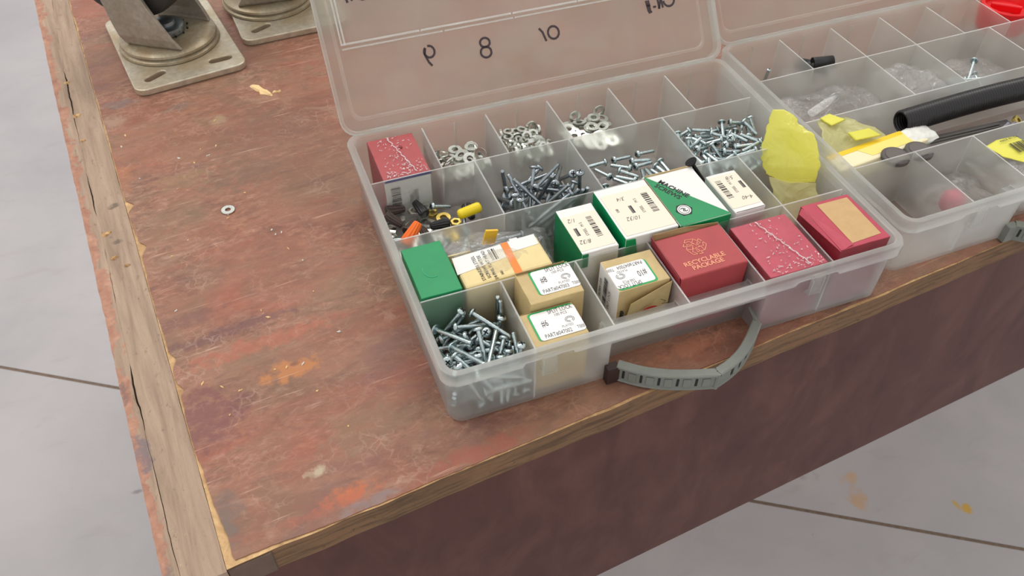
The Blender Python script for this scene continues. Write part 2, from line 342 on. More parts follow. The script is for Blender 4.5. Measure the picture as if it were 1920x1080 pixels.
CFORK = mat_metal('dull_grey_fork', (172, 162, 148), .5, .6, stain=(130, 112, 90), sk=.5, ssc=30)
CNUT = mat_metal('blue_grey_kingpin', (150, 158, 162), .35, .85)
RUBBER = simple('dark_grey_rubber', (52, 50, 48), .7)
HANDLE = simple('grey_handle_plastic', (118, 121, 113), .45, var=.05)
HANDLED = simple('handle_slot_shade', (26, 24, 24), .7)
ENDBLOCK = simple('dark_brown_block', (48, 28, 22), .6)
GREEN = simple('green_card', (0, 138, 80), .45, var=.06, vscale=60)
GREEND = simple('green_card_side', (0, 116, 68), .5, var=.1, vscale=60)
WHITE = simple('white_card', (232, 230, 226), .5)
CREAM = simple('cream_sticker', (236, 224, 204), .45)
KRAFT = simple('kraft_card', (196, 172, 122), .6, var=.08, vscale=120)
KRAFTD = simple('kraft_card_dark', (150, 124, 84), .7, var=.1)
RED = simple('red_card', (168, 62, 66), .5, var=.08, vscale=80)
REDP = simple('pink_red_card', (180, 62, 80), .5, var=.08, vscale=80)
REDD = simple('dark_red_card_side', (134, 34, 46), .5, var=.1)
TAN = simple('tan_paper', (196, 160, 110), .55, var=.06)
INK = simple('black_ink', (34, 32, 34), .6)
INKG = simple('grey_ink', (110, 104, 100), .6)
MARK = simple('purple_black_marker', (58, 44, 50), .5)
TANINK = simple('tan_ink', (226, 150, 116), .5)
REDINK = simple('red_ink', (190, 40, 30), .6)
NAVY = simple('dark_blue_edge', (44, 34, 110), .5)
LABELW = simple('white_label', (234, 232, 230), .4)
LGREEN = simple('label_green', (24, 160, 84), .45)
YCARD = simple('yellow_card', (228, 206, 148), .5, var=.04)
ORANGE = simple('orange_print', (244, 128, 40), .45)
ORANGEP = simple('orange_plastic', (240, 108, 22), .35)
YELLOWP = simple('yellow_plastic', (232, 204, 20), .35)
BROWNP = simple('brown_plastic', (62, 44, 36), .4)
BLACKP = simple('black_plastic', (26, 25, 27), .33)
BRASS = mat_metal('yellow_zinc', (206, 180, 96), .3, .9)
NYLON = simple('white_nylon', (226, 226, 218), .4)
HOSE = simple('black_corrugated_plastic', (24, 21, 23), .30)
REDPL = simple('bright_red_plastic', (226, 20, 28), .35)
PINKPL = simple('pink_red_plastic', (190, 90, 108), .5)
YLAB = simple('bright_yellow_label', (224, 218, 84), .45)
YSTR = simple('golden_stripe', (240, 200, 20), .45)
CHIP = simple('fresh_wood', (240, 206, 150), .7, var=.06)

# ------------------------------------------------------------------ floor (two slabs and the joint between them)
fl = thing('floor', None, None); fl['kind'] = 'structure'
A = Vector((-.5686, .9428, 0)); Bp = Vector((.8694, .0321, 0)); dj = (Bp-A).normalized(); nj = Vector((-dj.y, dj.x, 0))
P0 = A - dj*4; P1 = A + dj*5
def slab(side):
    o = P0 + nj*side*.0030; p = P1 + nj*side*.0030; m = MB()
    m.prism([(o.x, o.y), (p.x, p.y), (p.x+nj.x*side*4.5, p.y+nj.y*side*4.5), (o.x+nj.x*side*4.5, o.y+nj.y*side*4.5)], -.9, -.8)
    m.build('slab', FLOOR, fl)
slab(1); slab(-1)
m = MB(); o = P0; p = P1
m.prism([(o.x-nj.x*.004, o.y-nj.y*.004), (p.x-nj.x*.004, p.y-nj.y*.004), (p.x+nj.x*.004, p.y+nj.y*.004), (o.x+nj.x*.004, o.y+nj.y*.004)], -.9, -.8009)
m.build('joint_filler', JOINT, fl)

# ------------------------------------------------------------------ workbench
TH = math.atan(.0968)
bench = thing('workbench', 'worn red-brown plywood workbench with chipped edges carrying the open cases', 'workbench', (-.15153, -.03847, 0), TH)
SL, SD = 1.5, .95
rnd = random.Random(3)
def nz1(x, s=0.0, f=40): return mnoise.noise(Vector((x*f, s*7.3, s)))
# plywood core of the top (starts right of the side board)
m = MB()
NX = 150; top = []; bot = []
for i in range(NX+1):
    x = .0286 + (SL-.0286)*(i/NX)**1.6
    y = .0006*nz1(x, 1, 60) + .0010*nz1(x, 2, 14)
    top.append((x, y)); bot.append((x, y))
m.prism(top + [(SL, SD), (.0286, SD)], -.0195, -.0007)
core = m.build('top_core', [CORE], bench)
core.data.materials.append(EDGE)
for p in core.data.polygons:
    c = p.center
    if c.y < .004 and c.z < -.002 and abs(p.normal.z) < .5: p.material_index = 1
# thin red film veneer with a ragged rim
pts = []
for i in range(230):                      # front edge, left to right
    x = .0335 + (SL-.0335)*(i/229)**1.7
    r = .0006 + .0010*max(0, nz1(x, 5, 55)) + .0014*max(0, nz1(x, 6, 17)) + .0004*nz1(x, 7, 300)
    if x < .085: r += .0022*max(0, 1-(x-.03)/.055)
    pts.append((x, r))
pts += [(SL, SD-.002), (.031, SD-.002)]
left = []
for i in range(330):
    y = .0062 + (SD-.01)*(i/329)**1.5
    r = .0292 + .0016*max(0, nz1(y, 9, 60)) + .0018*max(0, nz1(y, 10, 22)) + .0005*nz1(y, 11, 260)
    if y < .075: r += .0035*(1-y/.075)
    for cy, k in ((.2475, .0042), (.2948, .0050), (.1417, .0036), (.118, .003)): r += k*math.exp(-((y-cy)/.0042)**2)
    left.append((r, y))
pts += left[::-1]
m = MB(); m.prism(pts, -.0007, 0); m.build('red_film_top', VEN, bench)
# patch of dark filler at the front left corner
m = MB()
m.prism([(.0290, -.0006), (.050, -.0006), (.0512, .0012), (.029, .0012)], -.0197, -.0016)
m.build('filler_patch', PATCH, bench)
tag(bench.children[-1], 'dark filler patch at the front corner')
# side board: outer lipping and inner core with a ragged crack between them
def crack(y): return .0076 + .016*max(0, y)*max(0, y) + .0016*nz1(y, 21, 10) + .0009*nz1(y, 22, 45) + .0004*nz1(y, 23, 160)
ys = [(-.0012 + (SD)*(i/420)) for i in range(421)]
gapw = lambda y: (.00055 if y > .1 else .0002)*min(1, max(0, nz1(y, 25, 16)-.02)*3+max(0, nz1(y, 26, 50)-.3)) if y < .9 else 0
outer = [(.0005*nz1(y, 31, 30) + .0003*nz1(y, 32, 140), y) for y in ys]
m = MB(); m.prism([(crack(y)-gapw(y), y) for y in ys[::-1]] + outer, -.22, -.0004); m.build('outer_lipping', LIPA, bench)
m = MB(); m.prism([(crack(y)+gapw(y), y) for y in ys] + [(.0284 + .0003*nz1(y, 33, 50), y) for y in ys[::-1]], -.22, -.0006); m.build('side_board_core', LIPB, bench)
m = MB(); m.box(.006, .016, .002, SD-.003, -.22, -.0022); m.build('crack_bottom', GAP, bench)
# yellow splintered spots on the side board
def splinter(name, x, y, a, l, wd, mat, z=.0, parent=None, h=.0010):
    mm = MB(); k = random.Random(int(x*1e5)+int(y*1e4)); n = 9; P = []
    for i in range(n): t = i/(n-1); P.append((-l/2+l*t, wd/2*math.sin(PI*(.12+.8*t))*(1+.35*k.uniform(-1, 1))))
    for i in range(n): t = 1-i/(n-1); P.append((-l/2+l*t, -wd/2*math.sin(PI*(.12+.8*t))*(1+.35*k.uniform(-1, 1))))
    v = []; N = len(P)
    M = Matrix.Translation((x, y, z)) @ Matrix.Rotation(a, 4, 'Z')
    mm.add([M @ Vector((p[0], p[1], 0)) for p in P] + [M @ Vector((p[0]*.86, p[1]*.7, h*(1+.5*math.sin(i)))) for i, p in enumerate(P)],
           [tuple(range(N))[::-1], tuple(range(N, 2*N))] + [(i, (i+1) % N, N+(i+1) % N, N+i) for i in range(N)])
    return mm.build(name, mat, parent)
for x, y, a, l, wd in ((.0125, .2721, .4, .0070, .0042), (.0135, .246, .2, .0050, .0036), (.0120, .424, .1, .0065, .0045), (.0105, .476, .2, .005, .004), (.012, .388, -.2, .004, .003), (.020, .2350, .1, .004, .002)):
    splinter('splinter', x, y, a, l, wd, CORE, -.0008, bench)
# front and side aprons, legs
m = MB(); m.box(.0288, SL, .0015, .020, -.222, -.0197); m.build('front_panel', PANEL, bench)
m = MB(); m.box(.03, SL-.02, SD-.02, SD, -.222, -.0197); m.build('back_panel', PANEL, bench)
for lx, ly in ((.06, .05), (SL-.12, .05), (.06, SD-.11), (SL-.12, SD-.11)):
    m = MB(); m.box(lx, lx+.06, ly, ly+.06, -.8, -.0197); m.build('leg', PANEL, bench, bevel=.002)

# ------------------------------------------------------------------ storage cases
W, D, H = .288, .220, .0466
def rrect(ins, r, front=None, nc=5, xs=None, D_=D):
    """closed loop of a rounded rectangle; the front side carries extra points at xs"""
    x0, x1, y0, y1 = ins, W-ins, ins, D_-ins; P = []
    def arc(cx, cy, a0):
        for k in range(nc+1):
            a = a0 + PI/2*k/nc; P.append([cx+r*math.cos(a), cy+r*math.sin(a)])
    arc(x0+r, y0+r, PI)
    for x in (xs or []): P.append([x, y0])
    arc(x1-r, y0+r, -PI/2); arc(x1-r, y1-r, 0)
    for x in (.22, .15, .07): P.append([x, y1])
    arc(x0+r, y1-r, PI/2)
    return P
RX0, RX1 = .0965, .1945
TABS = (.0585, .2255)
XS = sorted([RX0, RX0+.0004, RX1-.0004, RX1] + [t+d for t in TABS for d in (-.0150, -.0135, -.0046, -.0042, .0042, .0046, .0135, .0150)])
def tray(parent, label=None):
    loops = []
    def add(ins, z, r, rec=0, skirt=None):
        L = []
        for x, y in rrect(ins, r, xs=XS):
            zz = z
            if y < ins + 1e-6 and r < x < W-r:
                if rec and RX0+.0003 <= x <= RX1-.0003: y = .0178 + rec
                if skirt:
                    for t in TABS:
                        if abs(x-t) < .0143: zz = z + skirt
            L.append(Vector((x, y, zz)))
        loops.append(L)
    add(.0052, .0004, .0080, rec=.0002)
    add(.0040, .0018, .0082, rec=.0002)
    add(.0034, .0300, .0085, rec=.0002)
    add(.0034, .0320, .0085)
    add(.0032, .0385, .0085)
    add(.0011, .0378, .0092, skirt=.0028)
    add(.0003, .0380, .0096, skirt=.0028)
    add(.0000, .0452, .0100)
    add(.0008, .0466, .0094)
    add(.0038, .0466, .0074)
    add(.0046, .0460, .0068)
    add(.0050, .0440, .0066)
    add(.0052, .0330, .0064)
    add(.0052, .0312, .0064, rec=.0022)
    add(.0058, .0030, .0060, rec=.0022)
    add(.0070, .0018, .0056, rec=.0024)
    m = MB(); m.loft(loops, cap=True)
    o = m.build('tray', [PLAS_TRAY, PLAS_RIM], parent); n = len(loops[0])
    for i, p in enumerate(o.data.polygons):
        if i // n in (4, 5, 6, 7, 8, 9, 10): p.material_index = 1
    smooth_by_angle(o, .5)
    return o
def case_box(parent, dividers, lid_angle=125):
    t = tray(parent)
    # moulded ribs on the back and front walls
    for x in (.0290, .0760, .1215, .1690, .2150, .2610):
        m = MB(); m.box(x-.0006, x+.0006, D-.0068, D-.0053, .002, .0425); m.build('wall_rib', PLAS, parent)
    for x in TABS:   # catch tabs hanging below the skirt
        m = MB(); m.box(x-.0044, x+.0044, -.0004, .0010, .0275, .0440); m.box(x-.0044, x+.0044, .0010, .0034, .0275, .0290)
        m.box(x-.0044, x-.0032, -.0010, -.0004, .0275, .0400); m.box(x+.0032, x+.0044, -.0010, -.0004, .0275, .0400); m.box(x-.0032, x+.0032, -.0010, -.0004, .0275, .0290)
        m.build('catch_tab', PLAS, parent, bevel=.0003)
    zt = H-.0030
    def plate(poly, z0, z1, M):
        m = MB(); m.prism(poly, z0, z1, M=M); o = m.build('divider', [PLAS, PLAS_EDGE], parent); return o
    for kind, c, a, b in dividers:
        m = MB()
        if kind == 'x':     # runs in depth at x=c from y=a to y=b
            if a < .01 and RX0 < c < RX1:
                poly = [(b, .002), (.0205, .002), (.0205, .0318), (.0054, .0335), (.0054, zt), (b, zt)]
            else: poly = [(b, .002), (a, .002), (a, zt), (b, zt)]
            v = [Vector((c-.0005, y, z)) for y, z in poly] + [Vector((c+.0005, y, z)) for y, z in poly]
            n = len(poly); m.add(v, [tuple(range(n)), tuple(range(n, 2*n))[::-1]] + [(i, (i+1) % n, n+(i+1) % n, n+i) for i in range(n)])
        else:
            m.box(a, b, c-.0005, c+.0005, .002, zt)
        o = m.build('divider', [PLAS, PLAS_EDGE], parent)
        for p in o.data.polygons:
            if p.normal.z > .9 or (min(abs(p.normal.x), 1) < .5 if kind == 'x' else abs(p.normal.y) < .5): p.material_index = 1
    # lid: a shallow tray standing open behind, hinged on the back rim
    a = math.radians(lid_angle)
    ux = Vector((1, 0, 0)); uv = Vector((0, -math.cos(a), math.sin(a))); un = Vector((0, -math.sin(a), -math.cos(a)))
    org = Vector((0, D+.0035, H-.0040))
    M = Matrix(((1, uv.x, un.x, org.x), (0, uv.y, un.y, org.y), (0, uv.z, un.z, org.z), (0, 0, 0, 1)))
    loops = []
    def add(ins, wv, r): loops.append([M @ Vector((x, y, wv)) for x, y in rrect(ins, r, xs=[.07, .15, .22])])
    add(.003, -.0015, .009); add(.0008, -.0002, .0100); add(-.0006, .0078, .0105); add(.0012, .0082, .0095); add(.0022, .0070, .0090); add(.0026, .0012, .0085)
    add(.0085, .0006, .0070); add(.0092, .0016, .0068); add(.0102, .0016, .0066); add(.0110, .0004, .0064); add(.0130, .0004, .006)
    m = MB(); m.loft(loops, cap=True); lid = m.build('lid', [PLAS_LID, PLAS_RIM], parent); n = len(loops[0])
    for i, p in enumerate(lid.data.polygons):
        if i // n in (1, 2, 3, 6, 7, 8) and i < n*10: p.material_index = 1
    smooth_by_angle(lid, .5)
    def rib(segs, name='lid_rib', mat=PLAS_EDGE):
        mm = MB()
        for x0, x1, y0, y1, h in segs: mm.box(x0, x1, y0, y1, .0002, h, M=M)
        return mm.build(name, mat, lid)
    for v0 in (.0585, .1900):
        rib([(.0130, .0665, v0, v0+.0012, .0022), (.0680, .1330, v0, v0+.0012, .0022), (.1348, .1830, v0, v0+.0012, .0022), (.1846, .272, v0, v0+.0012, .0022)])
        rib([(.0130, .0825, v0-.0030, v0-.0020, .0018), (.0843, .1340, v0-.0030, v0-.0020, .0018), (.1358, .2720, v0-.0030, v0-.0020, .0018)])
    for x0 in (.0128, .0150, .2700, .2722): rib([(x0, x0+.0009, .0585, .1912, .0020)])
    # hinge knuckles
    m = MB()
    for hx in (.0255, .1130, .2070, .2625): m.tube([(hx-.006, D+.0006, H-.0010), (hx+.006, D+.0006, H-.0010)], .0016, 10)
    m.build('hinge_knuckle', PLAS_RIM, parent, smooth=False)
    return lid, M
def ribbon(path, wd, M, name, mat, parent, h=.0001, z=0.0):
    """flat pen stroke following path (2D points) in the plane of M"""
    m = MB(); P = [Vector((p[0], p[1], 0)) for p in path]; L = []; R = []
    for i, p in enumerate(P):
        a = P[max(i-1, 0)]; b = P[min(i+1, len(P)-1)]; d = (b-a); d = d.normalized() if d.length else Vector((1, 0, 0)); nn = Vector((-d.y, d.x, 0))
        L.append(p+nn*wd/2); R.append(p-nn*wd/2)
    for i in range(len(P)-1):
        v = [L[i], L[i+1], R[i+1], R[i]]
        m.add([M @ Vector((q.x, q.y, z)) for q in v] + [M @ Vector((q.x, q.y, z+h)) for q in v], [(0, 1, 2, 3), (4, 7, 6, 5), (0, 4, 5, 1), (2, 6, 7, 3), (1, 5, 6, 2), (3, 7, 4, 0)])
    return m.build(name, mat, parent)
def arcp(cx, cy, rx, ry, a0, a1, n=14): return [(cx+rx*math.cos(math.radians(a0+(a1-a0)*i/n)), cy+ry*math.sin(math.radians(a0+(a1-a0)*i/n))) for i in range(n+1)]

XA, XB, XC, XD, XE = .0525, .0985, .1447, .1926, .2385
Y1, Y2, Y3 = .0590, .1120, .1680
I0, I1, J1 = .0054, .2826, .2146
case1 = thing('storage_case', 'open frosted clear plastic compartment case filled with screw boxes and loose screws', 'storage case', (0, 0, .0002))
lid1, LM = case_box(case1, [('x', XA, Y3, J1), ('x', XB, Y3, J1), ('x', XC, Y3, J1), ('x', XD, Y3, J1), ('x', XE, Y3, J1),
    ('x', .0745, Y2, Y3), ('x', .1415, Y2, Y3), ('x', .2120, Y2, Y3), ('x', XE, Y1, Y2),
    ('x', XA, I0, Y1), ('x', XB, I0, Y1), ('x', XC, I0, Y1), ('x', XD, I0, Y1), ('x', XE, I0, Y1),
    ('y', Y1, I0, I1), ('y', Y2, I0, I1), ('y', Y3, I0, I1)])
# felt pen numbers, written on the outside and seen through the lid upside down
zz = .0006; S = [
    arcp(.0705, .0440, .0030, .0032, 100, -230) , [(.0685, .0462), (.0676, .0430), (.0690, .0385), (.0706, .0362)],
    arcp(.1107, .0428, .0029, .0026, 0, 360), arcp(.1103, .0375, .0032, .0030, 0, 360),
    [(.1530, .0450), (.1548, .0425), (.1562, .0372)], arcp(.1614, .0412, .0034, .0036, 80, 440),
    [(.2385, .0500), (.2392, .0440), (.2400, .0424)], [(.2400, .0500), (.2404, .0440), (.2412, .0426)], [(.2383, .0470), (.2410, .0470)],
    [(.2426, .0456), (.2446, .0456)], [(.2462, .0500), (.2466, .0440)], [(.2462, .0440), (.2484, .0498)], [(.2484, .0498), (.2490, .0442)], arcp(.2535, .0480, .0036, .0036, 180, 400),
    [(.0250, .0920), (.0256, .0855)], [(.0256, .0915), (.0285, .0862)], arcp(.0345, .0895, .0034, .0036, 0, 360), arcp(.0430, .0895, .0034, .0036, 0, 360)]
CEN = [(.0695, .0420)]*2 + [(.1105, .0402)]*2 + [(.159, .0412)]*2 + [(.246, .047)]*8 + [(.034, .089)]*4
for s, (ccx, ccy) in zip(S, CEN):
    s = [(ccx+(x-ccx)*1.22, ccy+(y-ccy)*1.22) for x, y in s]
    ribbon([(x, y) for x, y in s], .0016, LM, 'handwriting', MARK, lid1, z=zz)
# handle of the first case
def handle(parent, P, end_mat=ENDBLOCK):
    """carry handle: two flexible segments meeting at a joint, along the ground path P"""
    hd = bpy.data.objects.new('handle', None); COL.objects.link(hd); hd.parent = parent; hd['label'] = 'grey slotted plastic carry handle'
    def seg(path, nslots, s0, s1):
        m = MB(); pts = [Vector((x, y, 0)) for x, y in path]
        N = 24; Q = []
        def ev(t):
            f = t*(len(pts)-1); i = min(int(f), len(pts)-2); u = f-i
            p0 = pts[max(i-1, 0)]; p1 = pts[i]; p2 = pts[i+1]; p3 = pts[min(i+2, len(pts)-1)]
            return .5*((2*p1)+(-p0+p2)*u+(2*p0-5*p1+4*p2-p3)*u*u+(-p0+3*p1-3*p2+p3)*u**3)
        def frame(t):
            p = ev(t); d = (ev(min(1, t+.02))-ev(max(0, t-.02))).normalized(); n = Vector((d.y, -d.x, 0)); return p, d, n
        rings = []
        for i in range(N+1):
            p, d, n = frame(i/N)
            sec = [(-.0022, .0012), (.0012, .0012), (.0018, .0022), (.0008, .0028), (.0008, .0118), (.0020, .0126), (.0020, .0138), (.0012, .0143), (-.0034, .0143), (-.0040, .0136), (-.0022, .0120)]
            rings.append([p + n*a + Vector((0, 0, b)) for a, b in sec])
        m.loft(rings); m.build('grip_band', HANDLE, hd)
        for k in range(nslots):
            t = s0 + (s1-s0)*k/(nslots-1) if nslots > 1 else .5
            p, d, n = frame(t); R = Matrix(((d.x, n.x, 0, p.x), (d.y, n.y, 0, p.y), (0, 0, 1, 0), (0, 0, 0, 1)))
            m = MB(); 
            poly = [(-.0007, .0046), (.0007, .0046), (.0007, .0104), (.0004, .0110), (-.0004, .0110), (-.0007, .0104)]
            v = [R @ Vector((a, .0007, b)) for a, b in poly] + [R @ Vector((a, .00105, b)) for a, b in poly]; q = len(poly)
            m.add(v, [tuple(range(q)), tuple(range(q, 2*q))[::-1]] + [(i, (i+1) % q, q+(i+1) % q, q+i) for i in range(q)])
            m.build('slot_shade', HANDLED, hd)  # slightly raised near-black block; the slot's inner shade is put into its colour
            if k < nslots-1 or True:
                tt = t + (s1-s0)/(max(nslots-1, 1))*.5
                if tt < .98:
                    p, d, n = frame(tt); R = Matrix(((d.x, n.x, 0, p.x), (d.y, n.y, 0, p.y), (0, 0, 1, 0), (0, 0, 0, 1)))
                    m = MB(); m.box(-.0022, .0022, .0007, .0013, .0040, .0108, M=R); m.build('raised_panel', HANDLE, hd, bevel=.0002)
    seg(P[0], 5, .10, .80); seg(P[1], 5, .26, .92)
    x, y = P[0][0]
    m = MB(); m.box(x-.0068, x+.0006, y-.0022, y+.0030, .0012, .0138); m.build('end_block', end_mat, hd)  # block at the handle end, near-black brown by default
    x, y = P[0][-1]; m = MB(); m.tube([(x+.0006, y-.0004, .0012), (x+.0006, y-.0004, .0140)], .0016, 8); m.build('joint_pin', HANDLE, hd)
    x, y = P[1][-1]; m = MB(); m.tube([(x, y, .0100), (x+.0012, y+.006, .0125), (x+.0015, y+.0125, .0135)], [.0026, .0016, .0012], 8); m.build('pivot_neck', HANDLE, hd)
    return hd
handle(case1, ([(.1012, .0016), (.1110, -.0068), (.1232, -.0140), (.1370, -.0195), (.1505, -.0236)], [(.1518, -.0236), (.1620, -.0205), (.1715, -.0160), (.1820, -.0085), (.1925, .0010)]))

case2 = thing('storage_case', 'second open frosted plastic case behind right, holding the black corrugated hose', 'storage case', (.2968, .0127, .0002), math.radians(1.0))
lid2, LM2 = case_box(case2, [('x', .0530, Y3+.002, J1), ('x', .1010, Y3+.002, J1), ('x', .1480, Y3+.002, J1), ('x', .1950, Y3+.002, J1), ('x', .2415, Y3+.002, J1),
    ('x', .1010, Y2+.003, Y3+.002), ('x', .1480, Y2+.003, Y3+.002), ('x', .2195, Y2+.003, Y3+.002),
    ('x', .0555, I0, Y1+.002), ('x', .1042, I0, Y1+.002), ('x', .1490, I0, Y1+.002), ('x', .2000, I0, Y1+.002),
    ('y', Y1+.002, I0, I1), ('y', Y2+.003, I0, I1), ('y', Y3+.002, I0, I1)])
handle(case2, ([(.1012, .0016), (.1110, -.0068), (.1232, -.0140), (.1370, -.0195), (.1505, -.0236)], [(.1518, -.0236), (.1620, -.0205), (.1715, -.0160), (.1820, -.0085), (.1925, .0010)]), HANDLE)

